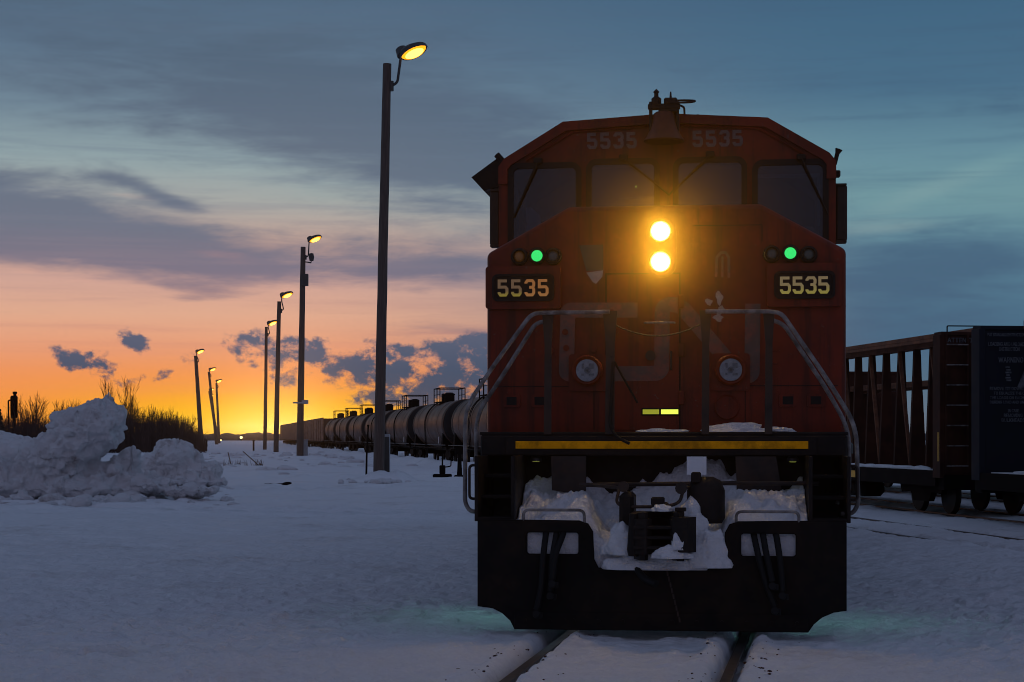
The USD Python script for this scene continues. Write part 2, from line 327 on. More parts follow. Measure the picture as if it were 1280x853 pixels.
lamp_look('strip_lamp_dim', (0.50, 0.52, 0.05), 0.55)
lamp_look('strip_lamp', (0.75, 0.85, 0.10), 1.2)
lamp_look('sodium', (1.0, 0.33, 0.012), 1.9)
lamp_look('sodium_core', (1.0, 0.52, 0.07), 4.5)
lamp_look('far_signal', (1.0, 0.85, 0.35), 2.2)
lamp_look('cab_lamp', (0.9, 0.9, 0.1), 2.0)
look('rib_pale', (0.34, 0.19, 0.13), 0.8, var=0.3, scale=1.5, spec=0.1)  # paler tone than the hopper body
pane_look('cab_glass', (0.42, 0.50, 0.60), 0.72)
lamp_look('dim_step_lamp', (0.8, 0.9, 0.15), 0.8)
def number_look(name, c0, c1, z0, z1, k):
    g = Net()
    z = g.add('separate_xyz', vector=g.add('geometry') + '.position') + '.z'
    f = g.add('map_range', range_type='smoothstep', value=z, from_min=z0, from_max=z1, to_min=0.0, to_max=1.0, clamp=True) + '.result'
    c = g.add('mix_color', fac=f, a=c0, b=c1) + '.result'
    e = g.add('emission', color=c, strength=k)
    LOOKS[name] = usdkit.material(stage, f'/World/Looks/{name}', g.n, g.l, surface=f'{e}.emission')
number_look('number_lit_grey', (0.80, 0.62, 0.10), (0.40, 0.25, 0.16), 2.88, 2.96, .24)
number_look('number_lit_orange', (0.80, 0.36, 0.13), (0.72, 0.30, 0.11), 2.88, 3.0, .29)
number_look('number_lit_pale', (0.70, 0.60, 0.14), (0.48, 0.36, 0.20), 2.88, 2.99, .30)

def snow_look(name, tint=(0.80, 0.81, 0.83), dirt=(0.30, 0.25, 0.22), amt=0.35, ds=0.5, grain=1.0):
    g = Net()
    p = g.add('geometry') + '.position'
    big = g.add('noise_texture', vector=p, scale=ds, detail=6.0, roughness=0.65) + '.fac'
    mid = g.add('noise_texture', vector=p, scale=5.0, detail=5.0, roughness=0.6) + '.fac'
    fac = g.add('map_range', range_type='smoothstep', value=g.m('add', g.m('multiply', big, 0.72), g.m('multiply', mid, 0.28)), from_min=0.52, from_max=0.70, to_min=0.0, to_max=amt, clamp=True) + '.result'
    c = g.add('mix_color', fac=fac, a=tint, b=dirt) + '.result'
    fine = g.add('noise_texture', vector=p, scale=30.0, detail=5.0, roughness=0.72) + '.fac'
    c = g.add('mix_color', fac=g.add('map_range', value=fine, from_min=0.35, from_max=0.72, to_min=0.0, to_max=0.30, clamp=True) + '.result', a=c, b=tuple(x * 0.66 for x in tint)) + '.result'  # darker mottling in the colour, standing for shade in the fine relief
    q = g.add('mapping', vector=p, scale=(2.2, 3.4, 3.0), rotation=(0, 0, 0.45)) + '.vector'
    drift = g.add('noise_texture', vector=q, scale=1.0, detail=8.0, roughness=0.66) + '.fac'
    lump = g.add('voronoi_texture', vector=g.add('vector_math', math_type='add', vector1=p, vector2=g.add('vector_math', math_type='scale', vector1=g.add('noise_texture', vector=p, scale=6.0, detail=3.0) + '.color', scale=0.25) + '.vector') + '.vector', scale=5.5, feature='f1') + '.distance'
    h = g.m('add', g.m('add', drift, g.m('multiply', fine, 0.20 * grain)), g.m('multiply', lump, -0.16))
    nb = g.add('bump', height=h, strength=1.0, distance=0.16) + '.normal'
    b = g.add('principled_bsdf', base_color=c, roughness=0.72, normal=nb)
    LOOKS[name] = usdkit.material(stage, f'/World/Looks/{name}', g.n, g.l, surface=f'{b}.BSDF')
snow_look('snow', tint=(0.83, 0.83, 0.85), dirt=(0.36, 0.29, 0.26), amt=0.46, ds=0.42)
snow_look('snow_clean', amt=0.12, ds=1.5)
snow_look('snow_pile', tint=(0.78, 0.78, 0.79), dirt=(0.22, 0.15, 0.115), amt=0.8, ds=1.3, grain=2.2)  # brown dirt, made stronger in the colour for shading contrast

# ------------------------------------------------------------------ tracks and snow ground
TH = math.atan(260 / FPX)                       # the locomotive heads 6.7 degrees to the right, going away
LO = np.array([1.20, 14.4, 0.0])                # foot of its plow
def loco_world(x, y):
    return np.array([LO[0] + x * math.cos(TH) + y * math.sin(TH), LO[1] - x * math.sin(TH) + y * math.cos(TH)])
def track_bend(y): return np.where(y < 1.5, -0.06 * (1.5 - y), 0.0) - 0.02
def main_rail(side, ys): return np.array([loco_world(side * 0.7525 + float(track_bend(y)), y) for y in ys])
TANB = -0.1488
def line_b(off, Y): return np.stack([6.50 + off + TANB * (Y - 36.8), Y], -1)     # centre line of the empty track on the right
def line_c(off, Y): return np.stack([10.42 + off + TANB * (Y - 36.8), Y], -1)    # centre line under the lumber cars
def line_d(off, Y): return np.stack([14.9 + off + TANB * (Y - 36.8), Y], -1)
def train_x(Y): return 14.87 - 0.1663 * Y                                        # centre line of the tank train, beyond 80 m

def dist_to_line(P, a, b):
    a, b = np.asarray(a), np.asarray(b); d = b - a; t = np.clip(((P - a) @ d) / (d @ d), 0, 1)
    return np.linalg.norm(P - a - t[:, None] * d, axis=1)

RUTS = [np.array([at(275, 700, 1)[:2] * 0 + q for q in [(-10.8, 46.0), (-11.4, 52.0), (-10.0, 57.0), (-7.0, 60.0), (-3.0, 61.0), (2.0, 62.0)]]),
        np.array([(-8.9, 45.0), (-9.3, 49.0), (-8.4, 53.5), (-5.5, 56.5), (-2.0, 57.5), (3.0, 58.5)]),
        np.array([(-30.0, 56.0), (-17.0, 47.0), (-8.0, 41.5), (0.0, 38.5), (5.0, 37.5)]), np.array([(-30.0, 53.8), (-16.5, 45.0), (-7.6, 39.7), (0.0, 36.8), (5.0, 35.8)]), np.array([(-14.0, 68.0), (-12.0, 71.0), (-8.0, 74.0), (-3.0, 78.0)]), np.array([(-16.0, 100.0), (-15.0, 84.0), (-13.0, 74.0), (-12.5, 66.0)])]

def ground_z(P):
    """Height of the snow at the points P (n x 2)."""
    x, y = P[:, 0], P[:, 1]; p3 = np.stack([x, y, 0 * x], 1)
    near = np.clip(1 - (y - 30) / 120, 0, 1)
    h = 0.10 * (meshkit.fbm(p3 * [0.22, 0.30, 1], 3, 3) - 0.5) + 0.05 * (meshkit.fbm(p3 * [0.9, 1.7, 1], 4, 7) - 0.5) * (0.4 + 0.6 * near)
    h += 0.085 * (meshkit.fbm(p3 * [3.2, 4.0, 1], 4, 17) - 0.5) * np.clip(1.1 - (y - 10) / 55, 0, 1)
    h += 0.075 * np.maximum(0, meshkit.fbm(p3 * [8.0, 9.0, 1], 3, 19) - 0.48) * 2 * np.clip(1 - (y - 10) / 24, 0, 1)
    h += 0.10 * np.maximum(0, meshkit.fbm(p3 * [1.3, 1.3, 1], 4, 61) - 0.58) * 2 * np.clip((y - 20) / 20, 0, 1) * np.clip(1.2 - y / 130, 0, 1)
    # ploughed windrows and trampled snow out among the lamp poles
    far = np.clip((y - 60) / 50, 0, 1)
    h += 0.55 * far * np.maximum(0, meshkit.fbm(p3 * [0.11, 0.055, 1], 4, 23) - 0.52) * np.clip(1.6 - y / 500, 0, 1)
    for r in RUTS:
        d = np.min([dist_to_line(P, r[k], r[k + 1]) for k in range(len(r) - 1)], axis=0)
        for o in (0.0,):
            h += np.where(d < 1.2, -0.15 * np.exp(-(d / 0.26) ** 2) + 0.09 * np.exp(-((d - 0.55) / 0.22) ** 2), 0)
    # bank at the foot of the nearest pole and along the tank train
    for bx, by, br, bh in ((-4.95, 65.4, 0.9, 0.32), (-4.2, 65.0, 0.7, 0.3), (-14.8, 150.0, 2.0, 0.35), (-24.0, 181.0, 3.0, .35)):
        q = np.hypot(x - bx, y - by); h += bh * np.exp(-(q / br) ** 2) * (0.6 + 0.8 * meshkit.fbm(p3 * 2.2, 3, 31))
    d = x - train_x(y) + 2.7
    h += np.where((y > 70) & (y < 430), .42 * np.exp(-(d / .75) ** 2) * (.55 + .8 * meshkit.fbm(p3 * [.8, .35, 1], 3, 51)), 0)
    # the yard is packed flat near the tracks; each rail lies in a groove
    lx = (x - LO[0]) * math.cos(TH) - (y - LO[1]) * math.sin(TH); ly = (x - LO[0]) * math.sin(TH) + (y - LO[1]) * math.cos(TH)
    c = lx - track_bend(ly)
    flat = np.exp(-(c / 2.2) ** 4) * np.clip((24 - ly) / 6, 0, 1)
    h = h * (1 - 0.45 * flat)
    rough = 0.03 * (meshkit.fbm(p3 * [9, 3.5, 1], 3, 41) - 0.5)
    for s in (-1, 1):
        d = np.abs(c - s * 0.7525 + rough)
        h += np.where(ly < 24, -0.16 / (1 + np.exp((d - 0.085) / 0.016)) + 0.03 * np.exp(-((d - 0.19) / 0.07) ** 2), 0)
    bx = x - TANB * (y - 36.8)
    for c0, dep, wid in ((6.50, 0.14, 0.15), (10.42, 0.10, 0.16), (14.9, 0.10, 0.16)):
        for s in (-1, 1):
            d = np.abs(bx - c0 - s * 0.7525 + rough)
            h -= np.where(y < 140, dep / (1 + np.exp((d - wid) / 0.03)), 0)
    return h

def build_ground():
    rows = 1 / np.linspace(1 / 9.2, 1 / 3200.0, 470)
    rows = np.concatenate([[-120, -40, -10, 0, 5, 8.0], rows])
    ang = np.concatenate([[-1.5, -0.9, -0.6, -0.45], np.linspace(-0.36, 0.36, 640), [0.45, 0.6, 0.9, 1.5]])
    Yv, A = np.meshgrid(rows, ang, indexing='ij')
    X = A * np.maximum(Yv, 9.2) * np.where(np.abs(A) > 0.4, 1 + 60 / np.maximum(Yv, 9.2), 1)
    P = np.stack([X.ravel(), Yv.ravel()], 1)
    z = ground_z(P)
    z -= np.where(P[:, 1] < 9.0, 0.0, 0.0)
    v = np.column_stack([P, z]); n, m = Yv.shape
    i, j = np.meshgrid(np.arange(n - 1), np.arange(m - 1), indexing='ij'); a = (i * m + j).ravel()
    f = np.vstack([np.stack([a, a + 1, a + m + 1], 1), np.stack([a, a + m + 1, a + m], 1)])
    put(None, 'ground', trimesh.Trimesh(v, f, process=False), 'snow', True, kind='structure')
build_ground()

RAIL = Polygon([(-.036, 0), (.036, 0), (.036, -.03), (.01, -.05), (.01, -.14), (.075, -.165), (.075, -.18), (-.075, -.18), (-.075, -.165), (-.01, -.14), (-.01, -.05), (-.036, -.03)])
def rail_mesh(pts, top):
    prof = np.array(RAIL.exterior.coords)[:-1]; n = len(prof); p = np.asarray(pts); t = np.gradient(p, axis=0); t /= np.linalg.norm(t, axis=1, keepdims=True)
    v = np.vstack([np.column_stack([p[k, 0] + t[k, 1] * prof[:, 0], p[k, 1] - t[k, 0] * prof[:, 0], top + prof[:, 1]]) for k in range(len(p))]); f = []
    for k in range(len(p) - 1):
        for j in range(n):
            a, b = k * n + j, k * n + (j + 1) % n
            f += [(a, b, b + n), (a, b + n, a + n)]
    return trimesh.Trimesh(v, f, process=False)
trk = thing('main_track', kind='structure')
for s in (-1, 1): put(trk, 'rail', rail_mesh(main_rail(s, np.linspace(-9, 23, 65)), -0.035), 'rail_steel', 25)
trk = thing('siding_track', kind='structure')
for s in (-1, 1): put(trk, 'rail', rail_mesh(line_b(s * 0.7525, np.linspace(8, 140, 34)), -0.03), 'rail_steel', 25)
trk = thing('siding_track', kind='structure')
for s in (-1, 1): put(trk, 'rail', rail_mesh(line_c(s * 0.7525, np.linspace(8, 140, 34)), 0.0), 'rail_steel', 25)
trk = thing('siding_track', kind='structure')
for s in (-1, 1): put(trk, 'rail', rail_mesh(line_d(s * 0.7525, np.linspace(8, 140, 34)), 0.0), 'rail_steel', 25)
trk = thing('train_track', kind='structure')
for s in (-1, 1): put(trk, 'rail', rail_mesh(np.array([(train_x(y) + s * 0.7525, y) for y in np.linspace(70, 420, 40)]), 0.0), 'rail_steel', 25)

# low wooded rise that closes the view
def build_hills():
    xs = np.linspace(-900, 900, 1500); p3 = np.stack([xs * 0.02, xs * 0, xs * 0], 1)
    top = 2.7 + 2.2 * (meshkit.fbm(p3, 4, 5) - 0.5) + 1.1 * (meshkit.noise(np.stack([xs * 0.45, xs * 0, xs * 0], 1), 9) - 0.5)
    rows = []
    for dy, k in ((0, -0.2), (2, 0.35), (9, 0.8), (20, 1.0), (60, 1.05), (260, 1.1), (700, 0.3)):
        jz = 0.5 * (meshkit.noise(np.stack([xs * 0.5, xs * 0 + dy, xs * 0], 1), 3) - 0.5)
        rows.append(np.column_stack([xs * (1 + dy / 740), 740 + dy + 8 * (meshkit.noise(np.stack([xs * .05, xs * 0, xs * 0], 1), 4)), top * k + jz * (k > 0)]))
    v = np.vstack(rows); m, n = len(xs), len(rows)
    i, j = np.meshgrid(np.arange(n - 1), np.arange(m - 1), indexing='ij'); a = (i * m + j).ravel()
    f = np.vstack([np.stack([a, a + 1, a + m + 1], 1), np.stack([a, a + m + 1, a + m], 1)])
    put(None, 'hills', trimesh.Trimesh(v, f, process=False), 'hill_forest', False, kind='structure')
build_hills()

# ------------------------------------------------------------------ locomotive (x across, y backwards from the plow face, z up)
loco = thing('locomotive', 'red orange cowl diesel locomotive facing the viewer with both headlights lit and a black snowplow', 'locomotive', (LO[0], LO[1], 0), -TH)
def sub(p, *a, **k): return put(p, *a, **k)

# --- plow
wing = lambda s: None
W = 1.495
plow = [(-W, .98), (-.66, .975), (-.585, .95), (-.545, .885), (-.535, .66), (-.50, .59), (.49, .59), (.52, .66), (.525, .885), (.56, .95), (.63, .975), (W, .985), (W, .262)]
plow += [(W - .145 + .145 * math.cos(a) - .13, .262 - .01 - .165 * math.sin(a)) for a in np.linspace(0.15, math.pi / 2, 1)][:0]
plow += [(1.39, .245), (1.30, .205), (1.235, .15), (1.19, .085), (-1.19, .08), (-1.225, .15), (-1.29, .21), (-1.37, .25), (-W, .265)]
pp = Polygon(plow).difference(rect(-1.085, -.665, .70, .875, .02)).difference(rect(.655, 1.09, .695, .875, .02))
m = MB(extrude(pp.buffer(-.012), 'y', 0.0, .012), extrude(pp, 'y', .012, .05))
pl = put(loco, 'snowplow', m, 'plow_steel', 20)
edge = MB()
for x0, x1 in ((-1.19, 1.19),): edge.box(x0, x1, -.012, .0, .085, .23, .006)
put(pl, 'cutting_edge', edge, 'plow_steel')
for sx in (-1, 1):
    put(pl, 'side_wing', extrude([(.05, .27), (.05, .975), (.62, .97), (.62, .45)], 'x', *sorted((sx * (W - .04), sx * W))), 'plow_steel')
    put(pl, 'brace', MB().box(min(sx * .62, sx * .66), max(sx * .62, sx * .66), .05, .5, .2, .66, .005), 'plow_steel')
bolts = MB()
for x in np.linspace(-1.1, 1.1, 12): bolts.add(disc((x, -.012, .158), (0, -1, 0), .018, .012, 6))
put(pl, 'bolts', bolts, 'plow_steel', kind='stuff')
for xc, zz in ((-.865, 1.06), (.865, 1.055)):
    put(loco, 'grab_iron', tube(bend([(xc - .25, .03, .95), (xc - .25, .0, zz), (xc + .25, .0, zz), (xc + .25, .03, .95)], .05), .0125, 8), 'handrail_paint', 40)

# --- hoses hanging in the plow openings
def hose(p, r=.026): return tube(bend(p, .14, 7), r, 9)
for p in ([(-.93, .14, .95), (-.93, .03, .88), (-.945, -.05, .70), (-.96, -.06, .42), (-1.0, -.05, .25)], [(-.845, .14, .95), (-.845, .02, .86), (-.87, -.06, .68), (-.885, -.055, .40)], [(-.79, .14, .95), (-.785, .02, .87), (-.85, -.075, .70), (-.865, -.09, .5)],
          [(.745, .14, .95), (.76, .02, .84), (.80, -.06, .66), (.86, -.07, .45), (.92, -.06, .3)], [(.82, .14, .95), (.83, .01, .86), (.86, -.065, .68), (.90, -.085, .5)], [(.92, .14, .95), (.935, .02, .87), (.965, -.06, .66), (.98, -.065, .42)]):
    h = put(loco, 'brake_hose', hose(p), 'rubber', 50)
    e = np.array(p[-1]); put(h, 'glad_hand', MB(disc(e + [0, -.02, -.04], (0, -1, .3), .03, .03, 12), chamfer_box(e[0] - .02, e[0] + .05, e[1] - .03, e[1], e[2] - .07, e[2] - .02, .006)), 'rubber')

# --- end sill, pilot plate and underframe
put(loco, 'end_sill', MB().box(-1.57, 1.55, .75, .92, 1.493, 1.672, .012).box(-1.35, 1.30, .732, .75, 1.50, 1.665, .006), 'black_paint')
put(loco, 'yellow_stripe', MB().box(-1.262, 1.224, .722, .732, 1.556, 1.622, .002), 'yellow_stripe')
put(loco, 'walkway', MB().box(-1.58, 1.56, .76, 2.4, 1.672, 1.70, .006), 'black_paint')
for x0, x1, b in ((-.955, -.655, .03), (.615, .955, .05)):
    put(loco, 'anti_climber', extrude([(x0, 1.492), (x1, 1.492), (x1 + (b if x0 > 0 else 0), 1.18), (x1 - .02, 1.16), (x0 + .01, 1.2)], 'y', .70, .74), 'post_steel')
put(loco, 'pilot_plate', MB().box(-1.25, 1.25, 1.0, 1.04, .45, 1.495), 'black_paint')
put(loco, 'crossbar', tube([(-.70, .55, 1.25), (.6, .55, 1.27), (1.3, .55, 1.27)], .018, 8), 'post_steel')
put(loco, 'underframe', MB().box(-1.2, 1.2, 1.04, 20.2, 1.1, 1.49, .03), 'black_paint')
for sx in (-1, 1):
    w = put(loco, 'step_well', MB().box(*sorted((sx * 1.535, sx * 1.505)), .12, 1.15, .96, 1.50, .004).box(*sorted((sx * 1.23, sx * 1.20)), .10, 1.05, .94, 1.50, .004).box(-1.5 if sx < 0 else 1.2, -1.2 if sx < 0 else 1.5, 1.05, 1.09, .94, 1.5, .004), 'black_paint')
    for k, z in enumerate((.965, 1.14, 1.31)):
        put(w, 'step', MB().box(*sorted((sx * 1.505, sx * 1.23)), .12 + .2 * k, .40 + .2 * k, z, z + .03, .004), 'black_paint')
    put(loco, 'side_grab_iron', tube(bend([(sx * 1.535, .30, 1.42), (sx * 1.60, .28, 1.42), (sx * 1.60, .28, 1.14), (sx * 1.535, .30, 1.14)], .04), .012, 8), 'post_steel', 40)
    l = put(loco, 'step_light', MB(lathe([(.0, 0), (.05, 0), (.05, .03), (.03, .05), (0, .05)], (sx * 1.10, .86, 1.445), (0, 0, 1), 14)), 'lamp_housing')
    put(l, 'lens', disc((sx * 1.10, .86, 1.4435), (0, 0, 1), .030, .0015, 14), 'dim_step_lamp')
    q = put(loco, 'platform_light', MB(lathe([(.0, .0), (.05, 0), (.05, -.05), (.058, -.05), (.058, .03), (.03, .06), (0, .06)], (sx * 1.60, 1.55, 1.56), (0, 0, 1), 14), chamfer_box(*sorted((sx * 1.53, sx * 1.58)), 1.5, 1.6, 1.54, 1.62, .004)), 'lamp_housing')
    put(q, 'lens', disc((sx * 1.60, 1.55, 1.556), (0, 0, 1), .045, .0015, 14), 'step_lamp')
put(loco, 'white_label', MB().box(.205, .37, .715, .72, 1.335, 1.49), 'white_label')

# --- coupler, uncoupling lever and hose box
cp = MB().box(-.155, .155, .15, .95, .78, 1.0, .03)
head = Polygon([(-.27, .15), (-.29, -.08), (-.22, -.25), (-.12, -.30), (-.07, -.22), (-.10, -.06), (.0, .0), (.08, -.10), (.11, -.27), (.21, -.31), (.27, -.20), (.26, .02), (.19, .16)]).buffer(-.012).buffer(.012)
head = shapely.affinity.scale(head, .82, .95, origin=(0, 0))
cp.add(extrude(head, 'z', .72, 1.0), extrude(head.buffer(-.03), 'z', .67, 1.05))
for zz in (.76, .84, .92): cp.box(-.20, .17, -.275, -.06, zz, zz + .028, .006)
cp.add(lathe([(0, 0), (.05, 0), (.06, .05), (.04, .34), (0, .36)], (-.20, -.14, .70), n=12), lathe([(0, 0), (.07, 0), (.07, .05), (.03, .09), (0, .09)], (.03, -.02, 1.04), n=14))
cou = put(loco, 'coupler', cp, 'black_paint', 25)
put(cou, 'knuckle', MB(extrude(Polygon([(.10, -.10), (.12, -.28), (.22, -.32), (.28, -.22), (.20, -.16), (.17, -.05)]).buffer(.015), 'z', .74, 1.02), lathe([(0, 0), (.03, 0), (.03, .4), (.045, .4), (.045, .43), (0, .43)], (.17, -.12, .66), n=12)), 'black_paint', 25)
put(cou, 'lock_lift', MB(tube([(-.02, -.02, 1.06), (-.02, -.02, 1.16)], .03, 8), chamfer_box(-.07, .04, -.06, .02, 1.10, 1.17, .01)), 'black_paint')
put(cou, 'air_hose', hose([(-.17, .3, .75), (-.22, .0, .66), (-.14, -.12, .52), (-.02, -.2, .48)], .03), 'rubber', 50)
put(loco, 'uncoupling_lever', MB(tube(bend([(-.60, .5, 1.25), (-.34, .2, 1.24), (-.36, .1, 1.12), (-.30, .08, 1.085), (.05, .05, 1.09), (.16, .08, 1.12), (.19, .12, 1.24), (.5, .5, 1.26)], .05), .014, 8), disc((.17, .1, 1.24), (0, -1, 0), .05, .03, 12), disc((-.30, .1, 1.25), (0, -1, 0), .045, .03, 12)), 'post_steel', 40)
put(loco, 'draft_gear_post', MB().box(-.335, -.215, .05, .5, .80, 1.20, .03), 'black_paint')
put(loco, 'hose_box', MB(lathe([(0, 0), (.13, 0), (.155, .04), (.155, .27), (.12, .35), (.06, .38), (0, .38)], (.37, .22, .95), n=18), chamfer_box(.25, .33, .10, .2, 1.28, 1.37, .01)), 'black_paint', 40)
ch = MB()
for k in range(9): ch.add(tube([(.06 + .012 * k, -.03, .575 - .047 * k), (.066 + .012 * k, -.035, .575 - .047 * k - .04)], .008, 5))
put(loco, 'chain', ch, 'post_steel')

# --- snow caught on the pilot
def pilot_snow():
    nx, ny = 190, 80
    xs, ys = np.linspace(-1.19, 1.19, nx), np.linspace(.062, .99, ny)
    X, Y = np.meshgrid(xs, ys, indexing='ij'); P = np.stack([X, Y, 0 * X], -1)
    t = (Y - .062) / .93
    z = .95 + .26 * t + .10 * np.exp(-((X + .85) / .3) ** 2) * t + .12 * np.exp(-((X - .78) / .33) ** 2) * np.exp(-((t - .45) / .35) ** 2)
    dip = 1 / (1 + np.exp((np.abs(X + .02) - .50) / .06))
    z = z * (1 - dip) + dip * (.66 + .24 * t + .15 * np.clip(t - .5, 0, 1) + .10 * np.exp(-((np.abs(X + .02) - .36) / .12) ** 2))
    z += .42 * np.exp(-((X + .05) / .34) ** 2) * np.clip((t - .45) / .5, 0, 1) ** 1.3 + .30 * np.exp(-((X - .42) / .2) ** 2) * np.clip((t - .5) / .5, 0, 1)
    z += .08 * (np.abs(X) > .5) * np.exp(-(((np.abs(X) - .62) / .12) ** 2)) * (1 - t)
    z += .34 * (meshkit.fbm(P * 4.1, 4, 2) - .5) * (.35 + t * .65) + .13 * (meshkit.fbm(P * 11, 4, 8) - .5)
    cell = np.floor(P * 9 + 1.5 * meshkit.fbm(P * 6, 2, 4)[..., None]); z += .05 * (meshkit.noise(cell * 1.31 + .5, 12) - .5)
    z = np.where(np.abs(X) > .6, np.minimum(z, .965 + .7 * np.clip(t * 1.4, 0, .6)), z)
    top = np.stack([X, Y, z], -1).reshape(-1, 3); bot = np.stack([X, Y, 0 * X + .5], -1).reshape(-1, 3)
    i, j = np.meshgrid(np.arange(nx - 1), np.arange(ny - 1), indexing='ij'); a = (i * ny + j).ravel()
    q = np.vstack([np.stack([a, a + ny, a + ny + 1], 1), np.stack([a, a + ny + 1, a + 1], 1)]); N = nx * ny
    f = [q, q[:, ::-1] + N]
    e = np.arange(nx - 1) * ny; f += [np.stack([e, e + N, e + ny + N], 1), np.stack([e, e + ny + N, e + ny], 1)]
    for c in (0, (nx - 1) * ny):
        e = c + np.arange(ny - 1); f += [np.stack([e, e + 1, e + 1 + N], 1), np.stack([e, e + 1 + N, e + N], 1)]
    return trimesh.Trimesh(np.vstack([top, bot]), np.vstack(f), process=False)
put(loco, 'pilot_snow', pilot_snow(), 'snow_clean', 50, label='lumpy snow packed behind the plow around the coupler')
def drift(c, r, seed): 
    m = ground_lump(1.0, r, seed, .55, 3); m.vertices[:, 2] = np.maximum(m.vertices[:, 2], 0); m.apply_translation(c); return m
put(loco, 'walkway_snow', drift((.63, .93, 1.70), (.28, .10, .085), 3), 'snow_clean', 60)
put(loco, 'walkway_snow', drift((.98, .95, 1.70), (.15, .08, .045), 4), 'snow_clean', 60)
put(loco, 'walkway_snow', drift((-.02, .92, 1.70), (.20, .06, .03), 5), 'snow_clean', 60)
put(loco, 'coupler_snow', drift((.24, .10, .86), (.13, .14, .28), 6), 'snow_clean', 60)
put(loco, 'coupler_snow', drift((-.30, .02, .70), (.16, .12, .24), 11), 'snow_clean', 60)
put(loco, 'coupler_snow', drift((.40, .0, .60), (.18, .08, .28), 12), 'snow_clean', 60)
put(loco, 'coupler_snow', drift((-.05, .0, .58), (.40, .09, .13), 13), 'snow_clean', 60)
put(loco, 'coupler_snow', drift((.02, -.10, 1.06), (.09, .10, .05), 7), 'snow_clean', 60)
put(loco, 'coupler_snow', drift((.10, -.27, .69), (.14, .06, .10), 8), 'snow_clean', 60)
put(loco, 'coupler_snow', drift((.17, -.28, .76), (.07, .05, .15), 9), 'snow_clean', 60)

# --- nose
NW = 1.572
nose = rounded([(-NW, 1.62), (-NW, 3.285), (-.84, 3.692), (.84, 3.692), (NW, 3.285), (NW, 1.62)], .07)
sq = lambda poly, b, y: np.array([(x, y, z) for x, z in poly.buffer(-b).exterior.coords])
pts = np.vstack([sq(nose, .05, 1.15), sq(nose, .02, 1.163), sq(nose, .006, 1.185), sq(nose, 0, 1.22), sq(nose, 0, 1.93)])
nz = put(loco, 'nose', trimesh.convex.convex_hull(pts), 'loco_red', 35)
FY = 1.15
def plate(parent, name, poly, mat, t0, t1=None, label=None, kind=None):     # lies on the nose face, t metres proud
    return put(parent, name, extrude(poly, 'y', FY - (t1 if t1 is not None else t0), FY - (0 if t1 is None else t0)), mat, 20, label, kind)
# door with its seams
dr = plate(loco, 'nose_door', rect(-.50, .125, 1.72, 3.08, .03), 'loco_red_door', .010)
put(dr, 'handle', MB(tube(bend([(.06, FY - .012, 2.40), (.06, FY - .05, 2.40), (.06, FY - .05, 2.25), (.06, FY - .012, 2.25)], .02), .010, 8), disc((-.12, FY - .01, 2.37), (0, -1, 0), .045, .025, 16)), 'post_steel')
put(dr, 'grab_bar', tube(bend([(-.17, FY - .012, 2.655), (-.17, FY - .06, 2.655), (.09, FY - .06, 2.655), (.09, FY - .012, 2.655)], .02), .009, 8), 'handrail_paint', 40)
seams = MB()
for x0, x1, z0, z1 in ((.13, .142, 1.72, 3.09), (-.517, -.505, 1.72, 3.09), (-.517, .142, 3.085, 3.095), (-1.5, -.6, 2.10, 2.106), (.62, 1.5, 2.10, 2.106), (-.62, -.614, 1.72, 2.1), (.70, .706, 1.72, 2.1), (.25, .85, 3.5, 3.506), (.845, .851, 3.36, 3.5)):
    seams.box(x0, x1, FY - .004, FY, z0, z1)
put(nz, 'panel_seam', seams, 'gasket')
for z in (2.0, 2.42, 2.84): put(dr, 'hinge', MB().box(.125, .175, FY - .03, FY, z - .06, z + .06, .006), 'loco_red')
bl = MB()
for x, z in ((-1.0, 2.42), (-.87, 2.58), (-.43, 2.58), (-1.02, 2.66), (-.46, 2.75), (-.86, 2.44), (-.62, 2.43), (.96, 2.32), (.96, 2.43)):
    bl.add(disc((x, FY, z), (0, -1, 0), .028, .02, 10))
put(nz, 'bolt_boss', bl, 'loco_red', kind='stuff')
for x in (-1.345, -1.096, 1.07, 1.31):
    st = plate(loco, 'toe_hold', rect(x - .075, x + .075, 1.92, 2.03, .02), 'loco_red', .018)
    put(st, 'recess_shade', MB().box(x - .045, x + .045, FY - .021, FY - .018, 1.94, 2.01), 'gasket')  # dark plate laid on top for the shade inside the toe hold
# number boards
for x0, x1, c in ((-1.512, -.962, 'l'), (.95, 1.472, 'r')):
    fr = plate(loco, 'number_board', rect(x0 - .06, x1 + .055, 2.785, 3.162, .03), 'loco_red', .055)
    put(fr, 'gasket', extrude(rect(x0, x1, 2.852, 3.092, .05).difference(rect(x0 + .022, x1 - .022, 2.872, 3.072, .04)), 'y', FY - .075, FY - .055), 'gasket')
    put(fr, 'number_glass', extrude(rect(x0 + .02, x1 - .02, 2.87, 3.074, .04), 'y', FY - .062, FY - .055), 'gasket')
    w = .094; g = (x1 - x0 - .10 - 4 * w) / 3
    for k, dg in enumerate(digits('5535', x0 + .05, 2.895, w, .150, .025, g)):
        put(fr, 'number_digit', extrude(dg, 'y', FY - .067, FY - .062), ('number_lit_grey' if k < 2 else 'number_lit_orange') if c == 'l' else 'number_lit_pale', 20)
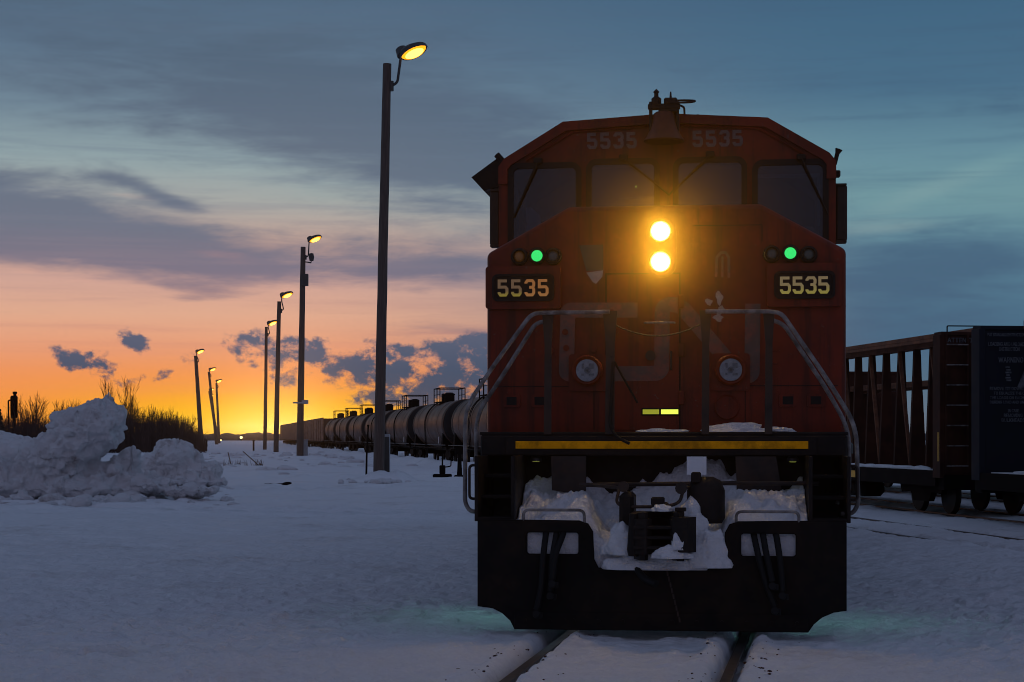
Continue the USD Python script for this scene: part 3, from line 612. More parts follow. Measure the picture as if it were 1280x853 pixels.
# headlights, one over the other
hb = plate(loco, 'headlight_housing', rect(-.032 - .135, -.032 + .135, 3.05, 3.59, .12), 'loco_red', .025)
for z in (3.455, 3.188):
    hl = put(loco, 'headlight', lathe([(.070, 0), (.096, 0), (.096, .018), (.088, .026), (.076, .018), (.070, 0)], (-.032, FY - .025, z), (0, -1, 0), 32), 'loco_red', 40)
    put(hl, 'lens', lathe([(0, 0), (.070, 0), (.068, .018), (.054, .038), (.03, .048), (0, .052)], (-.032, FY - .026, z), (0, -1, 0), 32), 'headlight', 50)
    beam = UsdLux.SphereLight.Define(stage, str(hl.GetPath()) + '/beam')      # the parabolic reflector throws a narrow beam up the track
    beam.CreateRadiusAttr(.03); beam.CreateIntensityAttr(BEAM); beam.CreateColorAttr(Gf.Vec3f(1.0, .40, .02)); beam.CreateNormalizeAttr(False)
    sh = UsdLux.ShapingAPI.Apply(beam.GetPrim()); sh.CreateShapingConeAngleAttr(11.0); sh.CreateShapingConeSoftnessAttr(.5)
    beam.AddTranslateOp().Set(Gf.Vec3d(-.032, FY - .118, z)); beam.AddRotateXOp().Set(-90)
# class lights
for x, z, lk in ((-1.276, 3.25, 'lens_amber'), (-1.119, 3.255, 'green_lamp'), (-.975, 3.25, 'lens_dark'), (.932, 3.247, 'lens_dark'), (1.091, 3.252, 'green_lamp'), (1.248, 3.238, 'lens_dark')):
    cl = put(loco, 'class_light', lathe([(.05, 0), (.078, 0), (.075, .03), (.058, .045), (.05, .03)], (x, FY, z), (0, -1, 0), 24), 'gasket', 40, label='lit green class light' if lk == 'green_lamp' else 'unlit class light')
    put(cl, 'lens', lathe([(0, 0), (.052, 0), (.05, .02), (.03, .036), (0, .042)], (x, FY - .002, z), (0, -1, 0), 24), lk, 50)
# ditch lights low on the nose
for x in (-.672, .578):
    hs = plate(loco, 'ditch_light', rect(x - .165, x + .165, 2.06, 2.385, .03), 'loco_red', .03)
    put(hs, 'bezel', lathe([(.095, 0), (.135, 0), (.135, .05), (.12, .065), (.10, .05), (.095, 0)], (x, FY - .03, 2.24), (0, -1, 0), 28), 'loco_red_door', 40)
    put(hs, 'reflector', lathe([(.0, .01), (.045, .012), (.080, .035), (.097, .05), (.097, .0), (0, 0)], (x, FY - .03, 2.24), (0, -1, 0), 28), 'reflector_grey', 40)
    put(hs, 'bulb', MB(lathe([(0, 0), (.028, 0), (.028, .03), (.014, .045), (0, .048)], (x, FY - .04, 2.24), (0, -1, 0), 14), *[chamfer_box(x + .03 * math.cos(a) - .006, x + .075 * math.cos(a) + .006, FY - .075, FY - .07, 2.24 + .03 * math.sin(a) - .006, 2.24 + .075 * math.sin(a) + .006) for a in (.8, 2.35, 3.9, 5.5)]), 'lens_dark', 30)
    put(hs, 'lens', disc((x, FY - .082, 2.24), (0, -1, 0), .097, .004, 28), 'lamp_glass')
put(loco, 'horn_cover', lathe([(0, 0), (.11, 0), (.11, .012), (.10, .02), (.085, .012), (0, .012)], (.545, FY, 1.915), (0, -1, 0), 28), 'loco_red', 40)
for x0, x1, lk in ((-.187, -.045, 'strip_lamp_dim'), (-.028, .122, 'strip_lamp')):
    b = put(loco, 'door_light', MB().box(x0 - .012, x1 + .012, FY - .022, FY - .010, 1.843, 1.912, .003), 'gasket')
    put(b, 'lens', MB().box(x0, x1, FY - .026, FY - .022, 1.857, 1.898), lk)
# faded wandering-line logo, old emblem and small stickers
def nose_xz(px, py): return ((px - 640) / FPX * 15.60 - 1.20 - 0.1343 + .0, EYE + (HOR - py) / 142.5)
def LP(px, py, yl):
    a = (math.sin(TH), math.cos(TH)); d = ((px - 640) / FPX, 1.0)
    t = (yl + LO[0] * a[0] + LO[1] * a[1]) / (d[0] * a[0] + d[1] * a[1])
    return ((t * d[0] - LO[0]) * math.cos(TH) - (t - LO[1]) * math.sin(TH), EYE + t * (HOR - py) / FPX)
path = [LP(x, y, FY) for x, y in [(797, 388), (712, 388), (710, 390), (708, 466), (712, 468), (822, 467), (827, 462), (828, 381), (850, 381), (926, 470), (940, 470), (941, 380)]]
logo = LineString(bend([(x, 0, z) for x, z in path], .13, 8)[:, [0, 2]]).buffer(.066, cap_style=2, join_style=1)
lg = put(nz, 'faded_logo', extrude(logo.difference(rect(.118, .15, 1.7, 3.1)), 'y', FY - .0125, FY - .0105), 'decal_grey', 20)
put(nz, 'faded_logo_backing', extrude(logo.intersection(unary_union([rect(-3, -.505, 1, 4), rect(.142, 3, 1, 4)])), 'y', FY - .0105, FY + .002), 'decal_grey', 20)
plate(nz, 'old_emblem', Polygon([LP(x, y, FY) for x, y in [(724, 307), (754, 306), (754, 338), (733, 339)]]), 'dark_emblem', .004)
plate(nz, 'old_emblem_tip', Polygon([LP(x, y, FY) for x, y in [(733, 341), (754, 338), (753, 346), (745, 355), (741, 353)]]), 'decal_white', .004)
for cx, cy, w, h in ((899, 373, .05, .10), (901, 388, .06, .07), (898, 398, .07, .05), (886, 378, .05, .06)):
    x, z = LP(cx, cy, FY)
    pz = Polygon([(x + w * .6 * math.cos(a) * (1 + .35 * math.sin(3 * a + cx)), z + h * .55 * math.sin(a) * (1 + .3 * math.cos(2 * a + cy))) for a in np.linspace(0, 2 * math.pi, 14)[:-1]])
    plate(nz, 'sticker', pz.buffer(0), 'decal_white', .004)
plate(nz, 'faded_shield', LineString([LP(x, y, FY) for x, y in [(895, 345), (896, 322), (901, 316), (907, 316), (911, 322), (911, 346)]]).buffer(.012), 'decal_grey', .003)
plate(nz, 'faded_shield', LineString([LP(x, y, FY) for x, y in [(903, 346), (903, 322)]]).buffer(.010), 'decal_grey', .003)

# --- cab: hollow, with openings for the panes
CY = 1.9
cab = Polygon([(-1.555, 1.7), (-1.555, 4.16), (-1.50, 4.235), (-.955, 4.565), (-.1, 4.615), (.1, 4.615), (.915, 4.565), (1.47, 4.235), (1.53, 4.16), (1.53, 1.7)])
wins = [rect(-1.44, -.815, 3.32, 4.165, .07), rect(-.712, -.095, 3.70, 4.19, .07), rect(.085, .70, 3.70, 4.19, .07), rect(.805, 1.435, 3.32, 4.155, .07)]
front = cab
for w in wins: front = front.difference(w)
fw = put(loco, 'cab_front', extrude(front, 'y', CY, CY + .06), 'loco_red', 20)
def sweep_shell(poly, t, y0, y1): return extrude(poly.difference(poly.buffer(-t).union(rect(-1.2, 1.2, 1.5, 1.9))), 'y', y0, y1)
side = cab.difference(cab.buffer(-.05)); roofp = side.intersection(rect(-2, 2, 4.14, 5)); low = side.intersection(rect(-2, 2, 1.72, 3.42))
put(loco, 'cab_roof', extrude(roofp, 'y', CY + .06, 4.6), 'loco_red', 20)
put(loco, 'cab_side', extrude(low, 'y', CY + .06, 4.6), 'loco_red', 20)
pil = side.intersection(rect(-2, 2, 3.42, 4.14))
for y0, y1 in ((CY + .06, 2.45), (3.0, 3.12), (3.75, 4.6)):
    for h in (rect(-2, 0, 3, 5), rect(0, 2, 3, 5)): put(loco, 'cab_pillar', extrude(pil.intersection(h), 'y', y0, y1), 'loco_red', 20)
put(loco, 'cab_rear_wall', extrude(cab.buffer(-.06), 'y', 4.5, 4.55), 'seat_grey', 20)
put(loco, 'cab_floor', MB().box(-1.5, 1.48, CY + .07, 4.5, 2.55, 2.6), 'seat_grey')
put(loco, 'console', MB().box(-.2, .35, 2.1, 2.7, 2.6, 3.75, .05).box(.45, 1.3, 2.3, 2.8, 2.6, 3.55, .05), 'seat_grey')
for x in (-.95, .95):
    s = put(loco, 'seat', MB().box(x - .25, x + .25, 3.2, 3.7, 3.05, 3.18, .03), 'seat_grey')
    put(s, 'backrest', MB().box(x - .24, x + .24, 3.68, 3.8, 3.15, 3.85, .03), 'seat_grey')
put(loco, 'roof_rim', extrude(cab.intersection(rect(-2, 2, 4.0, 5)).difference(cab.buffer(-.085)), 'y', CY - .035, CY), 'loco_red', 20)
trim = MB()
for a, b in (((-1.30, 4.215), (-.86, 4.475)), ((-.86, 4.475), (-.17, 4.51)), ((.14, 4.51), (.83, 4.475)), ((.83, 4.475), (1.26, 4.22))):
    trim.add(tube([(a[0], CY - .012, a[1]), (b[0], CY - .012, b[1])], .013, 6))
put(fw, 'drip_rail', trim, 'loco_red')
for k, w in enumerate(wins):
    gk = put(loco, 'windshield', extrude(w.buffer(.03, quad_segs=6).difference(w.buffer(-.022, quad_segs=6)), 'y', CY - .018, CY + .012), 'gasket', 20)
    put(gk, 'pane', extrude(w.buffer(-.012), 'y', CY + .006, CY + .012), 'cab_glass', 20)
for sx, xs in ((-1, -1.53), (1, 1.505)):
    for y0, y1 in ((2.45, 3.0), (3.12, 3.75)):
        put(loco, 'side_pane', MB().box(xs - .004, xs + .004, y0, y1, 3.42, 4.14), 'cab_glass')
put(loco, 'light_line_bar', MB().box(.83, 1.40, 2.12, 2.13, 4.05, 4.085).box(1.375, 1.40, 2.12, 2.13, 3.6, 4.05), 'grey_box')  # pale bars added for the light line inside the right window
put(loco, 'sky_patch_card', extrude([(-1.34, 3.60), (-1.20, 3.66), (-1.21, 3.76), (-1.30, 3.84), (-1.345, 3.83)], 'y', 2.3, 2.31), 'white_label')  # added pale card for the patch of sky showing through the cab
put(loco, 'side_console', MB().box(.86, 1.36, 2.3, 2.5, 3.45, 3.62, .02), 'grey_box')
put(loco, 'window_bar', tube(bend([(-.56, CY + .16, 3.72), (-.56, CY + .16, 3.86), (-.12, CY + .16, 3.885), (-.1, CY + .16, 3.9)], .03), .012, 6), 'handrail_paint', 40)
put(loco, 'cab_indicator', MB().box(-.305, -.29, CY + .3, CY + .305, 3.995, 4.01), 'cab_lamp')
for x0, k in ((-.733, 0), (.235, 1)):
    for d in digits('5535', x0, 4.312, .095, .15, .029, .026):
        put(fw, 'roof_digit', extrude(d, 'y', CY - .006, CY - .0005), 'roof_number', 20)
for p0, p1 in (((-1.185, 4.20), (-1.355, 3.82)), ((-.395, 4.215), (-.08, 3.96)), ((.395, 4.23), (.13, 3.98)), ((1.215, 4.19), (1.40, 3.80))):
    wp = put(loco, 'wiper', MB(tube([(p0[0], CY - .05, p0[1]), (p1[0], CY - .035, p1[1])], [.014, .007], 6), chamfer_box(p0[0] - .04, p0[0] + .04, CY - .06, CY, p0[1] - .02, p0[1] + .035, .008)), 'black_paint')
    d = np.array([p1[0] - p0[0], p1[1] - p0[1]]); d /= np.linalg.norm(d); q = np.array(p1)
    put(wp, 'blade', tube([(q[0] - d[0] * .26, CY - .026, q[1] - d[1] * .26), (q[0] + d[0] * .14, CY - .026, q[1] + d[1] * .14)], .009, 5), 'rubber')
put(loco, 'sun_shade', extrude([(-1.56, 4.30), (-1.84, 4.10), (-1.72, 3.97), (-1.56, 4.02)], 'y', 2.1, 3.2), 'black_paint', 20)
put(loco, 'mirror', MB().box(-1.665, -1.575, 2.1, 2.16, 3.46, 3.97, .012).box(-1.66, -1.55, 2.08, 2.2, 3.44, 3.465, .004).box(-1.66, -1.55, 2.08, 2.2, 3.965, 3.985, .004), 'post_steel')
put(loco, 'mirror', MB().box(1.545, 1.645, 2.1, 2.16, 3.46, 3.97, .012).box(1.53, 1.64, 2.08, 2.2, 3.44, 3.465, .004).box(1.53, 1.64, 2.08, 2.2, 3.965, 3.985, .004), 'post_steel')
put(loco, 'bracket', MB().box(1.525, 1.585, 2.1, 2.2, 4.05, 4.11, .01).add(tube([(1.53, 2.1, 4.16), (1.555, 2.1, 4.26), (1.57, 2.1, 4.30)], [.02, .02, .035], 8)), 'black_paint')
put(loco, 'bracket', tube([(-1.52, 2.1, 4.22), (-1.60, 2.1, 4.31)], .03, 8), 'black_paint')
# bell on the roof edge
bx, by = -.02, 1.72
bell = put(loco, 'bell', lathe([(0, .26), (.075, .26), (.095, .245), (.105, .18), (.125, .10), (.165, .03), (.19, .0), (.175, -.01), (.15, .02), (.0, .2)], (bx, by, 4.345), n=32), 'bell_bronze', 50)
put(bell, 'yoke', MB().box(bx - .135, bx - .105, by - .03, by + .03, 4.42, 4.70, .006).box(bx + .105, bx + .135, by - .03, by + .03, 4.42, 4.70, .006).box(bx - .145, bx + .145, by - .035, by + .035, 4.63, 4.68, .008).box(bx - .05, bx + .13, by - .05, by + .3, 4.60, 4.63, .006), 'black_paint')
put(bell, 'striker', MB(lathe([(0, 0), (.045, 0), (.045, .06), (.02, .08), (.02, .11), (.03, .12), (0, .15)], (bx - .07, by, 4.67), n=12), chamfer_box(bx + .0, bx + .12, by - .05, by + .05, 4.67, 4.73, .012), lathe([(0, 0), (.012, 0), (.006, .06), (0, .06)], (bx + .06, by, 4.73), n=8)), 'black_paint')
put(bell, 'air_pipe', MB(tube([(bx + .10 + .12 * math.cos(a) + .06, by + .05 * math.sin(a), 4.70 + .02 * math.sin(a)) for a in np.linspace(0, 2 * math.pi, 20)], .010, 6), tube(bend([(bx + .1, by, 4.68), (bx + .18, by + .05, 4.66), (bx + .18, by + .3, 4.62)], .04), .01, 6)), 'black_paint')
put(loco, 'bell_bracket', MB().box(bx - .14, bx + .14, by + .06, CY + .02, 4.40, 4.60, .01), 'loco_red')
put(loco, 'roof_beacon', lathe([(0, .08), (.03, .075), (.055, .04), (.06, 0), (.06, -.03), (0, -.03)], (-.75, 2.4, 4.585), n=16), 'lamp_housing', 50)
put(loco, 'roof_beacon', lathe([(0, .07), (.01, .065), (.014, 0), (0, 0)], (.28, 2.2, 4.60), n=8), 'lamp_housing', 50)

# --- handrails and their posts
for x, w in ((-.985, .10), (-.45, .125), (.362, .10), (.895, .10)):
    put(loco, 'handrail_post', extrude([(x - w * .5, 2.735), (x + w * .5, 2.735), (x + w * .32, 2.45), (x + w * .30, 1.68), (x - w * .34, 1.68), (x - w * .28, 2.45)], 'y', .735, .755), 'post_steel', 20)
hr = lambda pts, r=.0185: tube(bend(pts, .16, 8), r, 10)
put(loco, 'handrail', hr([(-.45, .70, 2.725), (-.985, .70, 2.722), (-1.115, .66, 2.715), (-1.43, .52, 2.26), (-1.655, .42, 1.90), (-1.655, .40, 1.10), (-1.61, .40, 1.025), (-1.515, .40, 1.03)]), 'handrail_paint', 50)
put(loco, 'handrail', hr([(-.985, .80, 2.66), (-1.10, .82, 2.64), (-1.43, .95, 2.15), (-1.645, 1.02, 1.85), (-1.645, 1.05, 1.18), (-1.60, 1.05, 1.08), (-1.515, 1.05, 1.10)]), 'handrail_paint', 50)
put(loco, 'handrail', hr([(.362, .70, 2.722), (.895, .70, 2.718), (1.0, .66, 2.70), (1.36, .50, 2.15), (1.60, .42, 1.75), (1.615, .40, 1.10), (1.565, .40, 1.02), (1.475, .40, 1.025)]), 'handrail_paint', 50)
put(loco, 'handrail', hr([(.895, .80, 2.66), (1.02, .82, 2.62), (1.40, .95, 2.05), (1.585, 1.02, 1.72), (1.585, 1.05, 1.18), (1.55, 1.05, 1.08), (1.475, 1.05, 1.10)]), 'handrail_paint', 50)
ch = MB()
for a in np.linspace(-.41, .32, 22)[:-1]:
    f = lambda x: 2.62 - .10 * (1 - ((x + .045) / .37) ** 2)
    ch.add(tube([(a, .745, f(a)), (a + .032, .745, f(a + .032))], .008, 5))
put(loco, 'walkway_chain', ch, 'post_steel')
put(loco, 'loose_cable', hose([(-.42, .73, 2.3), (-.45, .72, 1.75), (-.40, .70, 1.66), (-.28, .70, 1.60)], .014), 'rubber', 50)
put(loco, 'loose_cable', hose([(-.44, .74, 2.35), (-.36, .82, 2.2), (-.22, .85, 1.95)], .010), 'rubber', 50)

# --- long cowl body, fuel tank and trucks
body = Polygon([(-1.555, 1.7), (-1.555, 4.16), (-.955, 4.565), (.93, 4.565), (1.53, 4.16), (1.53, 1.7)])
put(loco, 'cowl', extrude(body, 'y', 4.6, 20.0), 'loco_red', 20)
dm = MB()
for k in range(9):
    for sx, xs in ((-1, -1.575), (1, 1.53)): dm.box(xs, xs + .045, 5.3 + k * 1.6, 6.7 + k * 1.6, 1.85, 3.4, .01)
put(loco, 'side_doors', dm, 'loco_red_door', kind='stuff')
put(loco, 'fuel_tank', MB().box(-1.25, 1.25, 7.6, 12.4, .25, 1.1, .15), 'black_paint')
for y0 in (3.6, 16.2):
    t = put(loco, 'truck', MB(*[extrude([(y0 - 2.3, .75), (y0 - 2.1, .95), (y0 + 2.1, .95), (y0 + 2.3, .75), (y0 + 2.2, .5), (y0 + 1.0, .42), (y0 - 1.0, .42), (y0 - 2.2, .5)], 'x', *sorted((sx * .95, sx * 1.08))) for sx in (-1, 1)]).box(-.95, .95, y0 - .3, y0 + .3, .7, 1.05, .02), 'black_paint')
    for k in (-1.7, 0, 1.7):
        for sx in (-1, 1): put(t, 'wheel', lathe([(0, 0), (.49, 0), (.51, .02), (.51, .10), (.54, .13), (.2, .13), (0, .13)], (sx * .80, y0 + k, .50), (-sx, 0, 0), 24), 'wheel_steel', 40)

# ------------------------------------------------------------------ railcar parts
def truck(car, y0, gauge=.7525, heavy='car_black'):
    side = lambda s: extrude([(y0 - 1.25, .60), (y0 - 1.0, .78), (y0 + 1.0, .78), (y0 + 1.25, .60), (y0 + 1.15, .42), (y0 + .62, .46), (y0 + .45, .25), (y0 - .45, .25), (y0 - .62, .46), (y0 - 1.15, .42)], 'x', *sorted((s * .92, s * 1.05)))
    t = put(car, 'truck', MB(side(-1), side(1)).box(-.92, .92, y0 - .2, y0 + .2, .5, .82, .02), heavy)
    for k in (-.88, .88):
        for s in (-1, 1):
            put(t, 'wheel', lathe([(0, .0), (.2, .01), (.40, .03), (.42, .03), (.42, .11), (.45, .14), (.2, .14), (0, .14)], (s * .80, y0 + k, .42), (-s, 0, 0), 20), 'wheel_steel', 40)
    return t

def tank_car(name, label, dark=False):
    L, r, zc = 17.4, 1.46, 2.42
    t = thing(name, label, 'tank car', group='tank cars behind the locomotive')
    prof = [(0, -L / 2 - .0)] + [(r * math.sin(a), -L / 2 + .62 - .62 * math.cos(a)) for a in np.linspace(.15, math.pi / 2, 8)]
    head = prof[:]
    prof = [(0, -L / 2 + .5), (r, -L / 2 + .5)] + [(r, -L * .30), (r + .012, -L * .30), (r + .012, -L * .297), (r, -L * .297), (r, 0), (r + .012, 0), (r + .012, .06), (r, .06), (r, L * .297), (r + .012, L * .297), (r + .012, L * .30), (r, L * .30), (r, L / 2 - .5), (0, L / 2 - .5)]
    b = put(t, 'barrel', lathe(prof, (0, L / 2 + 1.0, zc), (0, 1, 0), 48), 'tank_dark' if dark else 'tank_paint', 30)
    for sg in (1, -1): put(t, 'tank_head', lathe([(a, sg * b) for a, b in head + [(r, -L / 2 + .5 )]][::sg], (0, L / 2 + 1.0, zc), (0, 1, 0), 48), 'tank_dark', 30)  # heads painted darker for the shade on ends turned from the sunset
    ym = L / 2 + 1.0
    for yy in (2.4, L + 2 - 2.4):
        sd = put(t, 'saddle', extrude([(-1.45, .95), (1.45, .95), (1.35, 1.9), (-1.35, 1.9)], 'y', yy - .3, yy + .3), 'car_black')
    put(t, 'head_band', MB(*[lathe([(r + .004, -.25), (r + .014, -.25), (r + .014, .25), (r + .004, .25)], (0, yy, zc), (0, 1, 0), 40) for yy in (2.0, L)]), 'tank_dark', kind='stuff')
    s = put(t, 'center_sill', MB().box(-.35, .35, .1, L + 1.9, .78, 1.05).box(-1.42, -1.34, .2, L + 1.8, .95, 1.03).box(1.34, 1.42, .2, L + 1.8, .95, 1.03).box(-1.42, 1.42, .2, 1.3, .90, 1.0).box(-1.42, 1.42, L + .7, L + 1.8, .90, 1.0), 'car_black')
    put(t, 'edge_handrail', MB(*[tube([(s * 1.46, .4, 1.16), (s * 1.46, L + 1.6, 1.16)], .022, 6) for s in (-1, 1)]), 'handrail_paint')
    m = put(t, 'manway', MB(lathe([(.32, 0), (.32, .5), (.36, .5), (.36, .56), (.20, .66), (0, .66), (0, 0)], (0, ym, zc + r - .06), n=20), chamfer_box(-.4, .4, ym + .45, ym + 1.0, zc + r - .05, zc + r + .55, .05)), 'car_black', 40)
    p = put(t, 'platform', MB().box(-.8, .8, ym - 1.5, ym + 1.5, zc + r - .05, zc + r), 'car_black')
    rail = MB()
    for x in (-.8, .8):
        rail.add(tube([(x, ym - 1.5, zc + r + .85), (x, ym + 1.5, zc + r + .85)], .035, 6), tube([(x, ym - 1.5, zc + r + .45), (x, ym + 1.5, zc + r + .45)], .02, 6))
        for y in (-1.5, 0, 1.5): rail.add(tube([(x, ym + y, zc + r - .4 * (abs(x) > .5)), (x, ym + y, zc + r + .85)], .035, 6))
    for y in (-1.5, 1.5): rail.add(tube([(-.8, ym + y, zc + r + .85), (.8, ym + y, zc + r + .85)], .035, 6))
    put(p, 'railing', rail, 'car_black', kind='stuff')
    lad = MB()
    for yy in (ym - .25, ym + .25): lad.add(tube([(-1.50, yy, 1.0)] + [(-(r + .12) * math.cos(a), yy, zc + (r + .12) * math.sin(a)) for a in np.linspace(0, 1.05, 8)], .025, 5))
    for k in range(11):
        a = k / 10 * 1.75 - .7
        x, z = (-(r + .12) * math.cos(a), zc + (r + .12) * math.sin(a)) if a > 0 else (-1.56, 1.05 + (a + .7) / .7 * 1.35)
        lad.add(tube([(x, ym - .25, z), (x, ym + .25, z)], .016, 5))
    put(t, 'ladder', lad, 'car_black', kind='stuff')
    put(t, 'placard', MB().box(-1.53, -1.51, 2.9, 3.3, 1.25, 1.65), 'grey_box')
    put(t, 'brake_wheel', MB(lathe([(.26, 0), (.30, .02), (.26, .04)], (0, -.1, 1.7), (0, 1, 0), 18), chamfer_box(-.03, .03, -.1, .1, .95, 1.7), chamfer_box(-.28, .28, -.1, -.07, 1.68, 1.72)), 'car_black')
    put(t, 'coupler', MB().box(-.12, .12, -.35, .2, .75, .98, .03).box(-.12, .12, L + 1.8, L + 2.35, .75, .98, .03), 'car_black', kind='stuff')
    truck(t, 2.3); truck(t, L + 2 - 2.3)
    return t

def on_train(Y):            # place and heading of a car whose near end lies Y metres ahead
    return (float(train_x(Y)), Y, 0.0), math.atan(0.1663)
PITCH = 19.8
tank_labels = ['grey tank car nearest the locomotive, half hidden behind its handrail', 'second tank car back from the locomotive, broad grey barrel below a railed hatch', 'third tank car back, its grey barrel just right of the tall nearest lamp pole', 'fourth tank car back, crossing behind the tall nearest lamp pole',
               'fifth tank car back, dull barrel just left of the tall nearest lamp pole', 'sixth tank car back, pale barrel with the dark cars two cars behind it', 'last tank car of the row, small barrel next to the dark open hoppers']
tanks = []
for k, lb in enumerate(tank_labels):
    loc, rz = on_train(103.0 - 18.9 + PITCH * k)
    if k == 0:
        t = tank_car('tank_car', lb); t.GetAttribute('xformOp:translate').Set(Gf.Vec3d(*loc)); t.GetAttribute('xformOp:rotateZ').Set(math.degrees(rz)); tanks.append(t)
    else: tanks.append(dup(tanks[0], lb, loc, rz))

# --- dark ribbed open hoppers at the tail of the train
def hopper():
    t = thing('hopper_car', '', 'hopper car', group='dark hopper cars at the tail of the train')
    L = 15.2
    put(t, 'body', MB(extrude([(.6, 3.95), (L + .6, 3.95), (L + .6, 2.2), (L - .8, 1.05), (2.0, 1.05), (.6, 2.2)], 'x', -1.42, 1.42)), 'car_brown')
    for y in np.linspace(1.2, L - .2, 4):
        put(t, 'rib', MB().box(-1.62, -1.42, y - .55, y + .55, 1.1, 3.9), 'rib_pale'); put(t, 'rib', MB().box(1.42, 1.62, y - .55, y + .55, 1.1, 3.9), 'rib_pale')
    put(t, 'top_chord', MB().box(-1.52, -1.40, .5, L + .7, 3.88, 4.06).box(1.40, 1.52, .5, L + .7, 3.88, 4.06), 'car_brown')
    put(t, 'side_sill', MB().box(-1.58, -1.42, .3, L + .9, .98, 1.14).box(1.42, 1.58, .3, L + .9, .98, 1.14).box(-.3, .3, .0, L + 1.2, .8, 1.05), 'car_black')
    truck(t, 1.9); truck(t, L - .7)
    return t
loc, rz = on_train(103.0 - 18.9 + PITCH * 7 + .6)
hp = hopper(); hp.GetAttribute('xformOp:translate').Set(Gf.Vec3d(*loc)); hp.GetAttribute('xformOp:rotateZ').Set(math.degrees(rz))
tag(hp, 'dark ribbed hopper car right behind the last tank car')
names = ['second', 'third', 'fourth', 'fifth', 'sixth', 'seventh', 'eighth', 'ninth']
for k in range(1, 9):
    loc, rz = on_train(103.0 - 18.9 + PITCH * 7 + .6 + 16.6 * k)
    dup(hp, f'{names[k - 1]} dark ribbed hopper car counted back from the tank cars' if k < 8 else 'farthest dark hopper car, the end of the train on the skyline', loc, rz)

# ------------------------------------------------------------------ lumber cars on the right
def letter_row(text, xc, z, h, y, w=None):
    m = meshkit.text_mesh(text, h, 0.004, bold=True)
    b = m.bounds; cx = (b[0, 0] + b[1, 0]) / 2; v = m.vertices.copy(); v[:, 0] -= cx
    if w: v[:, 0] *= w / (b[1, 0] - b[0, 0])
    m.vertices = np.stack([v[:, 0] + xc, y - v[:, 2], v[:, 1] + z], 1); return m

